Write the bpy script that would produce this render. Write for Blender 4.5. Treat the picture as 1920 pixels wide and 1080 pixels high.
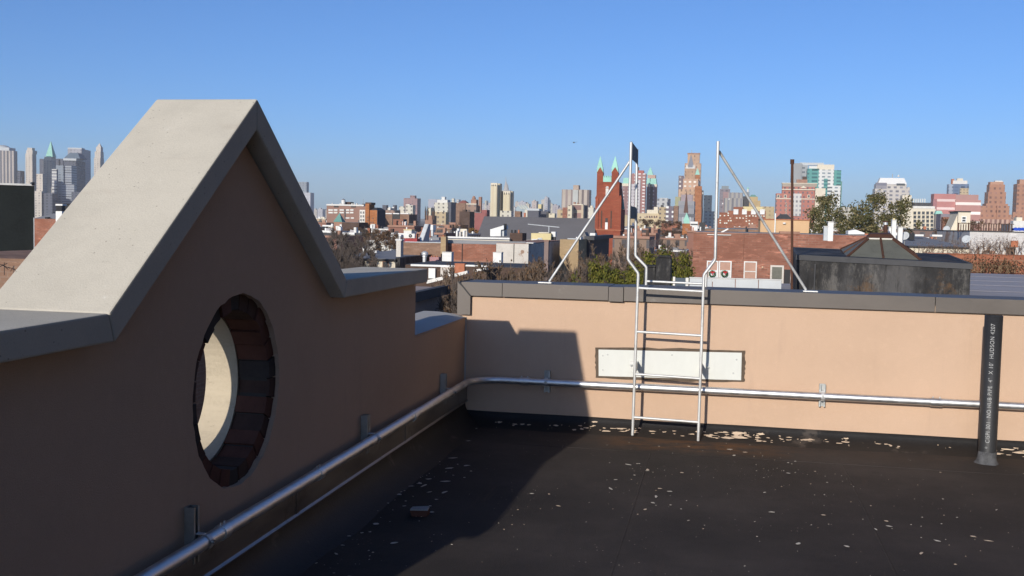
import bpy, bmesh, math, random
from math import radians as R, sin, cos, tan, pi, sqrt
from mathutils import Vector, Matrix
from mathutils.geometry import tessellate_polygon
from mathutils import noise as mnoise

random.seed(7)
for o in list(bpy.data.objects): bpy.data.objects.remove(o)
S = bpy.context.scene
COL = S.collection

# ------------------------------------------------------------ camera, sky, sun, exposure
EYE = 1.53
YAW, PITCH, ROLL, FPX = R(11.282), R(3.616), R(1.188), 2005.0
cf = Vector((-sin(YAW)*cos(PITCH), cos(YAW)*cos(PITCH), -sin(PITCH)))
r0 = Vector((cos(YAW), sin(YAW), 0)); u0 = r0.cross(cf)
cr = r0*cos(ROLL) + u0*sin(ROLL); cu = -r0*sin(ROLL) + u0*cos(ROLL)
CAMP = Vector((0, 0, EYE))
cam = bpy.data.cameras.new('camera'); camo = bpy.data.objects.new('camera', cam); COL.objects.link(camo)
m = Matrix((cr, cu, -cf)).transposed().to_4x4(); m.translation = CAMP
camo.matrix_world = m
cam.sensor_fit = 'HORIZONTAL'; cam.sensor_width = 36; cam.lens = FPX/1920*36
cam.clip_start = .05; cam.clip_end = 60000
S.camera = camo
S.render.resolution_x = 1024; S.render.resolution_y = 576

SUN_EL = R(18.0); SUN_AZ = R(11.5)          # light travels towards +Y, turned 11.5 deg to +X
W = bpy.data.worlds.new('World'); S.world = W; W.use_nodes = True
nt = W.node_tree; bg = nt.nodes['Background']
sky = nt.nodes.new('ShaderNodeTexSky'); sky.sky_type = 'NISHITA'; sky.sun_disc = False
sky.sun_elevation = SUN_EL; sky.sun_rotation = pi + SUN_AZ
sky.altitude = 1500; sky.air_density = 0.9; sky.dust_density = 2.2; sky.ozone_density = 8.0
nt.links.new(sky.outputs[0], bg.inputs[0]); bg.inputs[1].default_value = 0.138
sl = bpy.data.lights.new('sun', 'SUN'); sl.energy = 4.3; sl.angle = R(.53); sl.color = (1, .93, .83)
so = bpy.data.objects.new('sun', sl); COL.objects.link(so)
sd = Vector((sin(SUN_AZ)*cos(SUN_EL), cos(SUN_AZ)*cos(SUN_EL), -sin(SUN_EL)))
so.rotation_euler = sd.to_track_quat('-Z', 'Y').to_euler(); so.location = (-5, -20, 15)
S.view_settings.view_transform = 'Standard'; S.view_settings.look = 'None'
S.view_settings.exposure = 0; S.view_settings.gamma = 1

# ------------------------------------------------------------ helpers
def ray(x, y): return cr*((x-960)/FPX) + cu*((540-y)/FPX) + cf
def PY(x, y, Y): d = ray(x, y); return CAMP + d*(Y/d.y)
def PX(x, y, X): d = ray(x, y); return CAMP + d*(X/d.x)
def PZ(x, y, Z): d = ray(x, y); return CAMP + d*((Z-EYE)/d.z)

def tag(o, label=None, cat=None, group=None, kind=None):
    if label: o['label'] = label
    if cat: o['category'] = cat
    if group: o['group'] = group
    if kind: o['kind'] = kind
    return o
def thing(name, label, cat, loc=(0, 0, 0), rz=0, group=None):
    o = bpy.data.objects.new(name, None); COL.objects.link(o)
    o.empty_display_size = .1
    o.location = loc; o.rotation_euler = (0, 0, rz)
    return tag(o, label, cat, group)
def kids(o): return [c for c in COL.objects if c.parent == o]
def copy_tree(o, parent=None, tree=None):
    c = o.copy(); COL.objects.link(c); c.parent = parent
    for ch in tree.get(o.name, []): copy_tree(ch, c, tree)
    return c
def tree_of(o):
    t = {}
    for c in COL.objects:
        if c.parent: t.setdefault(c.parent.name, []).append(c)
    return t

class MB:
    def __init__(s): s.v = []; s.f = []; s.m = []; s.sm = []
    def add(s, vs, fs, m=0, smooth=False):
        n = len(s.v); s.v += [tuple(v) for v in vs]
        for f in fs: s.f.append([i+n for i in f]); s.m.append(m); s.sm.append(smooth)
        return s
    def box(s, x0, x1, y0, y1, z0, z1, m=0):
        return s.hull([(x0,y0,z0),(x1,y0,z0),(x1,y1,z0),(x0,y1,z0),(x0,y0,z1),(x1,y0,z1),(x1,y1,z1),(x0,y1,z1)], m)
    def hull(s, c, m=0):
        return s.add(c, [(3,2,1,0),(4,5,6,7),(0,1,5,4),(1,2,6,5),(2,3,7,6),(3,0,4,7)], m)
    def frus(s, x0, x1, y0, y1, z0, z1, ix, iy, m=0, ix2=None):
        ix2 = ix if ix2 is None else ix2
        return s.hull([(x0,y0,z0),(x1,y0,z0),(x1,y1,z0),(x0,y1,z0),
                       (x0+ix,y0+iy,z1),(x1-ix2,y0+iy,z1),(x1-ix2,y1-iy,z1),(x0+ix,y1-iy,z1)], m)
    def prism(s, poly, axis, a0, a1, m=0):
        n = len(poly)
        def pt(p, a): return (a, p[0], p[1]) if axis == 'x' else ((p[0], a, p[1]) if axis == 'y' else (p[0], p[1], a))
        vs = [pt(p, a0) for p in poly] + [pt(p, a1) for p in poly]
        fs = [tuple(range(n))[::-1], tuple(range(n, 2*n))] + [(i, (i+1) % n, n+(i+1) % n, n+i) for i in range(n)]
        return s.add(vs, fs, m)
    def tube(s, path, r, n=10, m=0, caps=True, r2=None):
        P = [Vector(p) for p in path]; k = len(P); vs = []; fs = []
        up = None
        for i, p in enumerate(P):
            a = (P[i]-P[i-1]).normalized() if i > 0 else (P[1]-P[0]).normalized()
            b = (P[i+1]-P[i]).normalized() if i < k-1 else a
            t = (a+b).normalized(); 
            if up is None:
                up = Vector((0,0,1)) if abs(t.z) < .9 else Vector((0,1,0))
            x = t.cross(up).normalized(); y = x.cross(t).normalized(); up = y
            c = max(.5, a.dot(t)); rr = r if r2 is None else r+(r2-r)*i/(k-1)
            # keep pipe section through mitred bends
            for j in range(n):
                an = 2*pi*j/n; vs.append(p + (x*cos(an) + y*sin(an))*rr)
        for i in range(k-1):
            for j in range(n):
                fs.append((i*n+j, i*n+(j+1) % n, (i+1)*n+(j+1) % n, (i+1)*n+j))
        s.add(vs, fs, m, n > 5)
        if caps and n > 2: s.add(vs[:n], [tuple(range(n))[::-1]], m); s.add(vs[-n:], [tuple(range(n))], m)
        return s
    def lathe(s, prof, c, n=16, m=0):
        vs = []; fs = []
        for r, z in prof:
            for j in range(n): vs.append((c[0]+r*cos(2*pi*j/n), c[1]+r*sin(2*pi*j/n), c[2]+z))
        for i in range(len(prof)-1):
            for j in range(n): fs.append((i*n+j, i*n+(j+1) % n, (i+1)*n+(j+1) % n, (i+1)*n+j))
        s.add(vs, fs, m, True)
        s.add(vs[:n], [tuple(range(n))[::-1]], m); s.add(vs[-n:], [tuple(range(n))], m)
        return s
    def build(s, name, mats, parent=None, base=None, bevel=0, kind=None):
        me = bpy.data.meshes.new(name)
        off = Vector(base) if base is not None else Vector((0,0,0))
        me.from_pydata([tuple(Vector(v)-off) for v in s.v], [], s.f)
        mats = mats if isinstance(mats, (list, tuple)) else [mats]
        for mt in mats: me.materials.append(mt)
        for p, mi, sm in zip(me.polygons, s.m, s.sm): p.material_index = mi; p.use_smooth = sm
        bm = bmesh.new(); bm.from_mesh(me)
        if bevel:
            bmesh.ops.remove_doubles(bm, verts=bm.verts, dist=1e-5)
            bmesh.ops.recalc_face_normals(bm, faces=bm.faces)
            es = [e for e in bm.edges if len(e.link_faces) == 2 and e.calc_face_angle(0) > .3]
            bmesh.ops.bevel(bm, geom=es, offset=bevel, segments=2, affect='EDGES', profile=.6)
        else: bmesh.ops.recalc_face_normals(bm, faces=bm.faces)
        bm.to_mesh(me); bm.free(); me.update()
        o = bpy.data.objects.new(name, me); COL.objects.link(o)
        if base is not None and parent is None: o.location = off
        if parent: o.parent = parent
        if kind: o['kind'] = kind
        return o

# ------------------------------------------------------------ materials
MATS = {}
class NG:
    """small node-graph builder"""
    def __init__(s, name, rough=.8, metal=0, spec=.3):
        s.m = bpy.data.materials.new(name); s.m.use_nodes = True; s.t = s.m.node_tree
        s.b = s.t.nodes['Principled BSDF']
        s.b.inputs['Roughness'].default_value = rough; s.b.inputs['Metallic'].default_value = metal
        s.b.inputs['Specular IOR Level'].default_value = spec
        s.tc = s.t.nodes.new('ShaderNodeTexCoord')
    def n(s, ty, **kw):
        x = s.t.nodes.new(ty)
        for k, v in kw.items(): setattr(x, k, v)
        return x
    def L(s, a, b): s.t.links.new(a, b)
    def inp(s, node, i, v):
        if hasattr(v, 'is_linked'): s.L(v, node.inputs[i])
        elif isinstance(v, (tuple, list)) and len(v) == 3 and node.inputs[i].type == 'RGBA': node.inputs[i].default_value = (*v, 1)
        else: node.inputs[i].default_value = v
    def math(s, op, a, b=0.0, c=None, clamp=False):
        x = s.n('ShaderNodeMath', operation=op, use_clamp=clamp); s.inp(x, 0, a); s.inp(x, 1, b)
        if c is not None: s.inp(x, 2, c)
        return x.outputs[0]
    def noise(s, scale, detail=4, rough=.55, vec=None, stretch=None):
        x = s.n('ShaderNodeTexNoise'); x.inputs['Scale'].default_value = scale
        x.inputs['Detail'].default_value = detail; x.inputs['Roughness'].default_value = rough
        v = vec or s.tc.outputs['Object']
        if stretch:
            mp = s.n('ShaderNodeMapping'); s.L(v, mp.inputs[0]); mp.inputs['Scale'].default_value = stretch; v = mp.outputs[0]
        s.L(v, x.inputs['Vector']); return x.outputs['Fac']
    def ramp(s, f, stops):
        x = s.n('ShaderNodeValToRGB'); s.L(f, x.inputs[0]); e = x.color_ramp.elements
        while len(e) < len(stops): e.new(.5)
        for q, (p, c) in zip(e, stops): q.position = p; q.color = (*c, 1) if len(c) == 3 else c
        return x.outputs[0]
    def maskr(s, f, a, b):
        x = s.n('ShaderNodeMapRange'); s.L(f, x.inputs[0]); x.inputs[1].default_value = a; x.inputs[2].default_value = b
        x.interpolation_type = 'SMOOTHSTEP'; return x.outputs[0]
    def mix(s, f, a, b, mode='MIX'):
        x = s.n('ShaderNodeMix', data_type='RGBA', blend_type=mode); s.inp(x, 0, f); s.inp(x, 6, a); s.inp(x, 7, b); return x.outputs[2]
    def sep(s, vec=None):
        x = s.n('ShaderNodeSeparateXYZ'); s.L(vec or s.tc.outputs['Object'], x.inputs[0]); return x.outputs
    def base(s, c): s.inp(s.b, 'Base Color', c) if not hasattr(c, 'is_linked') else s.L(c, s.b.inputs['Base Color'])
    def bump(s, h, st=.3, dist=.01):
        x = s.n('ShaderNodeBump'); s.L(h, x.inputs['Height']); x.inputs['Strength'].default_value = st; x.inputs['Distance'].default_value = dist
        s.L(x.outputs[0], s.b.inputs['Normal'])
def sc(c, k): return tuple(min(1, x*k) for x in c)

def mottled(name, c, amp=.25, scale=3, rough=.85, metal=0, spec=.25, bump=0, bscale=60, stretch=None, spots=None):
    """one colour with broad and fine variation"""
    key = ('mot', name)
    if key in MATS: return MATS[key]
    g = NG(name, rough, metal, spec)
    a = g.noise(scale, 6, .62, stretch=stretch); 
    col = g.ramp(a, [(.3, sc(c, 1-amp)), (.5, c), (.72, sc(c, 1+amp))])
    fi = g.noise(scale*14, 3, .6)
    col = g.mix(g.maskr(fi, .25, .8), col, sc(c, 1+amp*.5)) if amp > .12 else col
    if spots:
        sp = g.noise(spots[1], 5, .7); col = g.mix(g.maskr(sp, spots[2], spots[2]+.08), col, spots[0])
    g.base(col)
    if bump: g.bump(g.noise(bscale, 5, .7), bump, .004)
    MATS[key] = g.m
    return g.m

def brick(name, c1, c2, mortar, sx=1.0, blotch=.35, patch=None):
    key = ('brick', name)
    if key in MATS: return MATS[key]
    g = NG(name, .9, 0, .15)
    x, y, z = g.sep(); u = g.math('ADD', x, y)
    cb = g.n('ShaderNodeCombineXYZ'); g.L(u, cb.inputs[0]); g.L(z, cb.inputs[1])
    b = g.n('ShaderNodeTexBrick'); g.L(cb.outputs[0], b.inputs['Vector'])
    b.inputs['Color1'].default_value = (*c1, 1); b.inputs['Color2'].default_value = (*c2, 1); b.inputs['Mortar'].default_value = (*mortar, 1)
    b.inputs['Scale'].default_value = 1; b.inputs['Mortar Size'].default_value = .008*sx
    b.inputs['Brick Width'].default_value = .22*sx; b.inputs['Row Height'].default_value = .075*sx; b.inputs['Bias'].default_value = 0
    n1 = g.noise(.55/sx, 8, .72, stretch=(1, 1, 2.2))
    col = g.mix(g.maskr(n1, .35, .62), b.outputs[0], sc(c1, 1-blotch))
    n2 = g.noise(1.7/sx, 8, .75, stretch=(1, 1, 3.5))
    col = g.mix(g.math('MULTIPLY', g.maskr(n2, .54, .66), .75), col, sc(c1, 1.5))
    if patch:
        n3 = g.noise(.5/sx, 6, .75); col = g.mix(g.maskr(n3, .52, .6), col, patch)
    g.base(col); g.bump(b.outputs['Fac'], -.2, .01)
    MATS[key] = g.m
    return g.m

def facade(name, wall, win, pu=3.0, pz=3.4, fu=.5, fz=.5, lit=.0, band=0, litc=(.75, .74, .68), amp=.12, ou=0.0, gloss=.25):
    """far building skin: masonry with a grid of window openings, some cells coloured pale for blinds and bright reflections"""
    key = ('fac', name)
    if key in MATS: return MATS[key]
    g = NG(name, .8, 0, .3)
    x, y, z = g.sep(); u = g.math('ADD', g.math('ADD', x, y), 500+ou)
    cu_ = g.math('DIVIDE', u, pu); cz = g.math('DIVIDE', z, pz)
    inu = g.math('LESS_THAN', g.math('ABSOLUTE', g.math('SUBTRACT', g.math('FRACT', cu_), .5)), fu/2)
    inz = g.math('LESS_THAN', g.math('ABSOLUTE', g.math('SUBTRACT', g.math('FRACT', cz), .5)), fz/2)
    w = g.math('MULTIPLY', inu, inz)
    nn = g.n('ShaderNodeNewGeometry'); zn = g.sep(nn.outputs['Normal'])[2]
    w = g.math('MULTIPLY', w, g.math('LESS_THAN', zn, .5))
    cb = g.n('ShaderNodeCombineXYZ'); g.L(g.math('FLOOR', cu_), cb.inputs[0]); g.L(g.math('FLOOR', cz), cb.inputs[1])
    wn = g.n('ShaderNodeTexWhiteNoise', noise_dimensions='3D'); g.L(cb.outputs[0], wn.inputs['Vector'])
    wc = g.mix(wn.outputs[0], sc(win, .55), sc(win, 1.5))
    if lit > 0: wc = g.mix(g.math('LESS_THAN', wn.outputs[0], lit), wc, litc)  # pale cells: blinds and bright reflections put into the colour
    a = g.noise(.06, 6, .65)
    wl = g.ramp(a, [(.3, sc(wall, 1-amp)), (.7, sc(wall, 1+amp))])
    if band:
        bb = g.math('LESS_THAN', g.math('FRACT', g.math('DIVIDE', z, band)), .12); wl = g.mix(g.math('MULTIPLY', bb, .5), wl, sc(wall, .5))
    g.base(g.mix(w, wl, wc))
    rg = g.math('MULTIPLY_ADD', w, gloss-.8, .8); g.L(rg, g.b.inputs['Roughness'])
    MATS[key] = g.m
    return g.m

# --- foreground materials
def mk_stucco():
    g = NG('tan_stucco', .92, 0, .15)
    c = (.58, .405, .285)
    a = g.noise(1.3, 5, .6); b = g.noise(220, 3, .7); d = g.noise(22, 4, .6)
    col = g.ramp(a, [(.3, sc(c, .93)), (.7, sc(c, 1.05))])
    col = g.mix(g.math('MULTIPLY', g.maskr(b, .35, .75), .4), col, sc(c, .66))
    col = g.mix(g.math('MULTIPLY', g.maskr(d, .5, .75), .15), col, sc(c, 1.2))
    hc = g.noise(.9, 7, .7, stretch=(1, 1, 1.6)); col = g.mix(g.math('MULTIPLY', g.maskr(hc, .54, .72), .3), col, sc(c, .84))
    st = g.noise(1.6, 5, .7, stretch=(5, 5, .5))
    col = g.mix(g.math('MULTIPLY', g.maskr(st, .56, .8), .22), col, (.36, .26, .2))
    g.base(col)
    hh = g.math('ADD', g.math('MULTIPLY', b, 1.0), g.math('MULTIPLY', d, .6)); g.bump(hh, .55, .005)
    return g.m
def mk_stone():
    g = NG('cast_stone', .9, 0, .2)
    c = (.53, .487, .40)
    a = g.noise(2.2, 7, .65); f = g.noise(160, 3, .7); dk = g.noise(26, 6, .8)
    col = g.ramp(a, [(.28, sc(c, .84)), (.5, c), (.75, sc(c, 1.12))])
    col = g.mix(g.math('MULTIPLY', g.maskr(f, .4, .75), .35), col, sc(c, .75))
    col = g.mix(g.math('MULTIPLY', g.maskr(dk, .64, .72), .75), col, (.2, .17, .13))
    pit = g.n('ShaderNodeTexVoronoi'); pit.inputs['Scale'].default_value = 38; g.L(g.tc.outputs['Object'], pit.inputs['Vector'])
    pm = g.math('MULTIPLY', g.maskr(pit.outputs['Distance'], .16, .08), g.maskr(g.noise(6, 3, .6), .5, .58))
    col = g.mix(g.math('MULTIPLY', pm, .7), col, (.24, .21, .17))
    st = g.noise(3.5, 6, .7, stretch=(.6, 3, 3)); col = g.mix(g.math('MULTIPLY', g.maskr(st, .55, .75), .35), col, (.40, .34, .27))
    w = g.noise(9, 5, .75); col = g.mix(g.math('MULTIPLY', g.maskr(w, .66, .74), .5), col, (.7, .68, .62))
    g.base(col); g.bump(g.math('ADD', f, g.math('MULTIPLY', g.noise(40, 5, .7), .7)), .3, .003)
    return g.m
def mk_tar():
    g = NG('black_tar_roofing', .78, 0, .3)
    a = g.noise(.8, 6, .65); b = g.noise(7, 6, .75); f = g.noise(260, 2, .6)
    col = g.ramp(a, [(.3, (.019, .016, .0135)), (.5, (.036, .029, .025)), (.72, (.066, .053, .045))])
    col = g.mix(g.math('MULTIPLY', g.maskr(b, .5, .75), .5), col, (.016, .014, .013))
    col = g.mix(g.math('MULTIPLY', g.maskr(f, .55, .75), .35), col, (.10, .092, .085))
    # rust run-off below the ladder feet
    x, y, z = g.sep()
    dx = g.math('ABSOLUTE', g.math('SUBTRACT', x, -.2)); dy = g.math('ABSOLUTE', g.math('SUBTRACT', y, 7.45))
    near = g.math('MULTIPLY', g.maskr(dx, .95, .1), g.maskr(dy, .38, .05))
    ru = g.math('MULTIPLY', near, g.maskr(g.noise(5, 5, .7, stretch=(1, 1.8, 1)), .38, .62))
    col = g.mix(g.math('MULTIPLY', ru, .85), col, (.15, .065, .02))
    wb = g.math('MULTIPLY', g.maskr(y, 7.0, 7.6), g.maskr(g.noise(2.2, 6, .75), .36, .66)); col = g.mix(g.math('MULTIPLY', wb, .55), col, (.075, .052, .036))
    x2 = g.noise(1.1, 5, .7, stretch=(6, .7, 1)); col = g.mix(g.math('MULTIPLY', g.maskr(x2, .62, .72), .35), col, (.075, .05, .035))
    # tiny pale grit
    v = g.n('ShaderNodeTexVoronoi'); v.inputs['Scale'].default_value = 26; g.L(g.tc.outputs['Object'], v.inputs['Vector'])
    gr = g.math('MULTIPLY', g.maskr(v.outputs['Distance'], .11, .05), g.maskr(g.noise(1.4, 4, .6), .52, .62))
    col = g.mix(gr, col, (.35, .29, .23))
    g.base(col); g.bump(g.math('ADD', f, g.math('MULTIPLY', b, 1.5)), .5, .006)
    return g.m
def mk_metal(name, c, rough, amp=.2, scale=6, stretch=None, metal=1.0, bump=.05, dirt=None):
    g = NG(name, rough, metal, .5)
    a = g.noise(scale, 6, .65, stretch=stretch)
    col = g.ramp(a, [(.3, sc(c, 1-amp)), (.7, sc(c, 1+amp))])
    if dirt: col = g.mix(g.math('MULTIPLY', g.maskr(g.noise(scale*.7, 6, .8), .54, .68), .7), col, dirt)
    g.base(col)
    rr = g.math('MULTIPLY_ADD', a, .35, rough-.12); g.L(rr, g.b.inputs['Roughness'])
    if bump: g.bump(g.noise(scale*5, 4, .6), bump, .003)
    return g.m
STUCCO, STONE, TAR = mk_stucco(), mk_stone(), mk_tar()
GALV = mk_metal('galvanised_steel', (.62, .62, .60), .5, .2, 9, (1, 1, .4), .55, .05, (.36, .34, .32))
PLATE = mk_metal('dull_steel_plate', (.12, .12, .125), .6, .2, 9, None, .4)
CONDUIT = mk_metal('shiny_conduit', (.70, .70, .69), .42, .14, 14, None, 1, .12)
STRUT = mk_metal('strut_channel', (.42, .43, .42), .45, .2, 20)
FLASH = mk_metal('dull_flashing', (.26, .26, .265), .36, .25, 4, (1, .5, 3), 1, .08, (.15, .14, .135))
COPMET = mk_metal('grey_metal_coping', (.125, .108, .094), .5, .16, 2.2, (1, 1, 2), .35, .04, (.2, .185, .165))
PANEL = mk_metal('pale_metal_panel', (.60, .61, .57), .55, .06, 3, (2, 1, 1), .15, .03)
SEALANT = mottled('dark_sealant', (.10, .075, .055), .5, 18, .9, bump=.4)
IRON = mottled('cast_iron_pipe', (.028, .028, .029), .35, 6, .5, 0, .4, .15, 90, (1, 1, .25))
STENCIL = mottled('pale_stencil_paint', (.34, .34, .33), .35, 30, .8)
FLAKE = mottled('peeling_pale_paint', (.60, .47, .34), .2, 9, .9)
FLAKEW = mottled('chalky_flake', (.55, .5, .42), .2, 9, .9)
BOOT = mottled('grey_mastic', (.075, .075, .077), .9, 16, .8, bump=.5, bscale=40)
MEMB = mottled('grey_membrane', (.47, .45, .41), .12, 3, .8, bump=.15)
BRD = [mottled('old_brick_%s' % n, c, .35, 14, .95, bump=.5, bscale=50) for n, c in
       (('dark', (.05, .04, .036)), ('red', (.105, .044, .03)), ('brown', (.065, .036, .027)))]
MORT = mottled('mortar', (.055, .046, .04), .3, 20)
TAR2 = mottled('fresh_black_tar', (.013, .012, .0115), .45, 3, .6, 0, .35, .4, 60, None, ((.06, .05, .042), 2.5, .6))
# --- background materials
WHITE = mottled('white_paint', (.72, .71, .67), .1, 1.2, .8)
WHITE2 = mottled('dirty_white_paint', (.62, .6, .55), .3, 1.5, .85)
PALEGREY = mottled('pale_grey_coping', (.48, .5, .5), .12, 2, .7)
def mk_black():
    g = NG('black_tar_skin', .75, 0, .25)
    a = g.noise(.9, 8, .7, stretch=(1, 1, .6)); d = g.noise(1.9, 9, .8, stretch=(1.3, 1.3, .5)); e = g.noise(1.3, 7, .75)
    col = g.ramp(a, [(.34, (.008, .008, .008)), (.5, (.026, .025, .025)), (.64, (.075, .072, .07))])
    col = g.mix(g.math('MULTIPLY', g.maskr(d, .50, .64), .75), col, (.13, .122, .11))
    col = g.mix(g.math('MULTIPLY', g.maskr(e, .55, .68), .75), col, (.11, .062, .028))
    k = g.noise(4, 8, .8, stretch=(2, 2, .25)); col = g.mix(g.math('MULTIPLY', g.maskr(k, .52, .66), .7), col, (.009, .009, .009))
    g.base(col); g.bump(g.math('ADD', a, d), .6, .03); return g.m
BLACK = mk_black()
DARK = mottled('dark_opening', (.02, .02, .022), .3, 2, .4)
GLASSD = mottled('dark_window_glass', (.045, .05, .055), .3, .7, .12, 0, .6)
GLASSP = mottled('brick_reflection_tint', (.42, .25, .18), .2, 2, .25, 0, .5)  # brick reflection put into the pane colour as pink
GLASSB = mottled('pale_window_panel', (.55, .58, .56), .1, 2, .3, 0, .5)
GLASSG = mottled('dusty_green_glass', (.13, .13, .105), .3, 3, .65, 0, .25)
SILVER = mottled('silver_roof_coating', (.36, .34, .345), .16, .6, .8, 0, .2, .05, 8, (1, 5, 1))
GREYROOF = mottled('grey_roofing', (.22, .22, .225), .2, .5, .8, stretch=(1, 3, 1))
DARKROOF = mottled('dark_roofing', (.06, .06, .062), .4, .5, .8)
SLATE = mottled('grey_slate', (.175, .165, .16), .14, .12, .9, 0, .1, .2, 3, (1, 1, 3))
COPPER = mottled('green_copper', (.30, .56, .45), .15, .3, .7)
COPPERD = mottled('deep_green_copper', (.12, .26, .22), .25, .4, .7)
RUST = mottled('rusty_steel', (.075, .035, .022), .5, 5, .85)
TERRA = mottled('terracotta', (.40, .15, .08), .25, 3, .85)
TANST = mottled('tan_render', (.52, .36, .20), .12, .6, .9)
ORANGE = mottled('peach_render', (.58, .38, .21), .08, .6, .9)
CREAM = mottled('cream_render', (.66, .59, .46), .1, .8, .9)
YELLOW = mottled('yellow_render', (.62, .52, .28), .08, .8, .9)
PEEL = mottled('peeling_white_masonry', (.52, .48, .42), .3, .5, .9, spots=((.30, .2, .14), 1.2, .58))
STAIN = mottled('brown_masonry', (.30, .17, .12), .4, .4, .9)
BK_RED = brick('red_brick', (.36, .145, .09), (.25, .105, .07), (.32, .22, .17), 2.2)
BK_RED2 = brick('pink_red_brick', (.41, .18, .12), (.19, .075, .053), (.30, .2, .15), 2.0, .45)
BK_BRN = brick('brown_brick', (.30, .18, .12), (.22, .13, .09), (.28, .2, .15), 2.5)
BK_DRK = brick('dark_brick', (.12, .075, .055), (.085, .055, .045), (.1, .08, .07), 2.2)
BK_CH = brick('church_brick', (.29, .076, .042), (.24, .062, .035), (.3, .12, .07), 3.5, .2)
BK_OR = brick('orange_brick', (.44, .17, .065), (.36, .13, .055), (.38, .2, .1), 3)
BK_TAN = brick('tan_brick', (.42, .30, .17), (.36, .25, .14), (.36, .27, .17), 2.5, .2)
BK_VINE = brick('whitewashed_brick', (.60, .57, .54), (.52, .49, .46), (.5, .48, .45), 2.5, .12, (.36, .25, .19))
BK_LOW = brick('rust_red_brick', (.33, .13, .075), (.27, .10, .06), (.3, .17, .11), 2.5, .3)
LEAD = mottled('dull_lead', (.16, .15, .145), .2, 1.5, .7)

# ------------------------------------------------------------ the setting
GZ = -12.5
MB().add([(-30000, -3000, GZ), (30000, -3000, GZ), (30000, 40000, GZ), (-30000, 40000, GZ)], [(0, 1, 2, 3)]).build(
    'ground', mottled('city_ground', (.105, .095, .085), .45, .02, .95), kind='structure')

B = 7.788; LX = -1.905
# our own building under the roof, and the roof deck itself
b = MB(); b.box(-2.2, 9, -7, 8.2, GZ, -.3); own = b.build('roof_slab', BK_BRN, kind='structure')
nx, ny = 90, 120
def deck_z(x, y): return .006*mnoise.noise(Vector((x*.8, y*.8, 0))) + .003*mnoise.noise(Vector((x*3, y*3, 2)))
vs = []; fs = []
for j in range(ny+1):
    for i in range(nx+1):
        x = -2.0 + i*(11.0/nx); y = -7 + j*((B+7+.05)/ny); vs.append((x, y, deck_z(x, y)))
for j in range(ny):
    for i in range(nx): k = j*(nx+1)+i; fs.append((k, k+1, k+nx+2, k+nx+1))
b = MB(); b.add(vs, fs, 0, True)
# lapped edges of the felt sheets: low ridges
def ridge(p, q, w=.03, h=.003):
    p = Vector(p); q = Vector(q); d = (q-p).normalized(); n_ = Vector((-d.y, d.x, 0))*w
    k = 24
    for i in range(k):
        a = p.lerp(q, i/k); c = p.lerp(q, (i+1)/k)
        za, zc = deck_z(a.x, a.y)+h, deck_z(c.x, c.y)+h
        j1 = n_*(1+.25*mnoise.noise(a*3)); j2 = n_*(1+.25*mnoise.noise(c*3))
        b.add([(a.x-j1.x, a.y-j1.y, za-.014), (c.x-j2.x, c.y-j2.y, zc-.014), (c.x, c.y, zc), (a.x, a.y, za), (a.x+j1.x, a.y+j1.y, za-.014), (c.x+j2.x, c.y+j2.y, zc-.014)],
              [(0, 1, 2, 3), (3, 2, 5, 4)])
ridge((-1.4, 7.12, 0), (8.5, 7.12, 0)); ridge((-.45, 7.1, 0), (-.42, -5, 0)); ridge((.78, 7.1, 0), (.8, -5, 0)); ridge((2.0, 7.1, 0), (2.0, -5, 0))
b.build('roof_deck', TAR, kind='structure')

# unseen dark block added right of view to cut sky light on the left parapet
sky_blocker = thing('apartment_house', 'unseen dark grey block added right of the roof to block sky light', 'building', (15, -4, GZ)); q0_ = (15, -4, GZ)
b = MB(); b.box(9.4, 21, -18, 16, GZ, 12.9); b.build('wall', brick('blocker_brick', (.05, .052, .06), (.04, .042, .048), (.06, .06, .065), 2.2), sky_blocker, q0_); b = MB(); b.box(9.2, 21.2, -18.2, 16.2, 12.903, 13.4); b.build('cornice', DARKROOF, sky_blocker, q0_)
for zz in (-6.5, -3, .5, 4, 7.4, 10.8):
    for yy in range(-14, 15, 4):
        b = MB(); b.box(9.34, 9.399, yy-.55, yy+.55, zz, zz+1.7); wf_ = b.build('window', STAIN, sky_blocker, q0_); b = MB(); b.box(9.32, 9.339, yy-.45, yy+.45, zz+.1, zz+1.6); b.build('pane', GLASSD, wf_, q0_)
# ------------------------------------------------------------ left parapet with gable and round opening
FX = -1.835; BX = -2.27; AY, AZ = 3.98, 1.988; GH = 1.04; ZT = 1.222; ZU = 1.132
Y0, Y1 = 1.5, 6.485
slope = (AZ-ZT)/GH
lw = thing('parapet_wall', 'shaded tan stucco parapet rising to a stone coped gable with a round opening', 'wall', (LX, AY, 0))
lb = (LX, AY, 0)
zw = ZU-.004
# body: outline (Y,z) with a round hole, extruded through the wall
vsl = .105*sqrt(1+slope**2)
outer = [(Y0+.03, 0), (Y1-.03, 0), (Y1-.03, zw), (AY+GH-.02, zw), (AY, AZ-vsl-.02), (AY-GH+.02, zw), (Y0+.03, zw)]
HC = (AY, .825); HR = .388
hole = []
NH = 72
for i in range(NH):
    a = 2*pi*i/NH; rr = HR + .010*mnoise.noise(Vector((cos(a)*7, sin(a)*7, 3))) + .005*mnoise.noise(Vector((cos(a)*22, sin(a)*22, 8)))
    hole.append((HC[0]+rr*cos(a), HC[1]+rr*sin(a)))
o3 = [Vector((p[0], p[1], 0)) for p in outer]; h3 = [Vector((p[0], p[1], 0)) for p in hole]
tris = tessellate_polygon([o3, h3]); allp = outer+hole
b = MB(); XB = -2.21
b.add([(LX, *p) for p in allp], [tuple(t) for t in tris]); b.add([(XB, *p) for p in allp], [tuple(t)[::-1] for t in tris])
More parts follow.
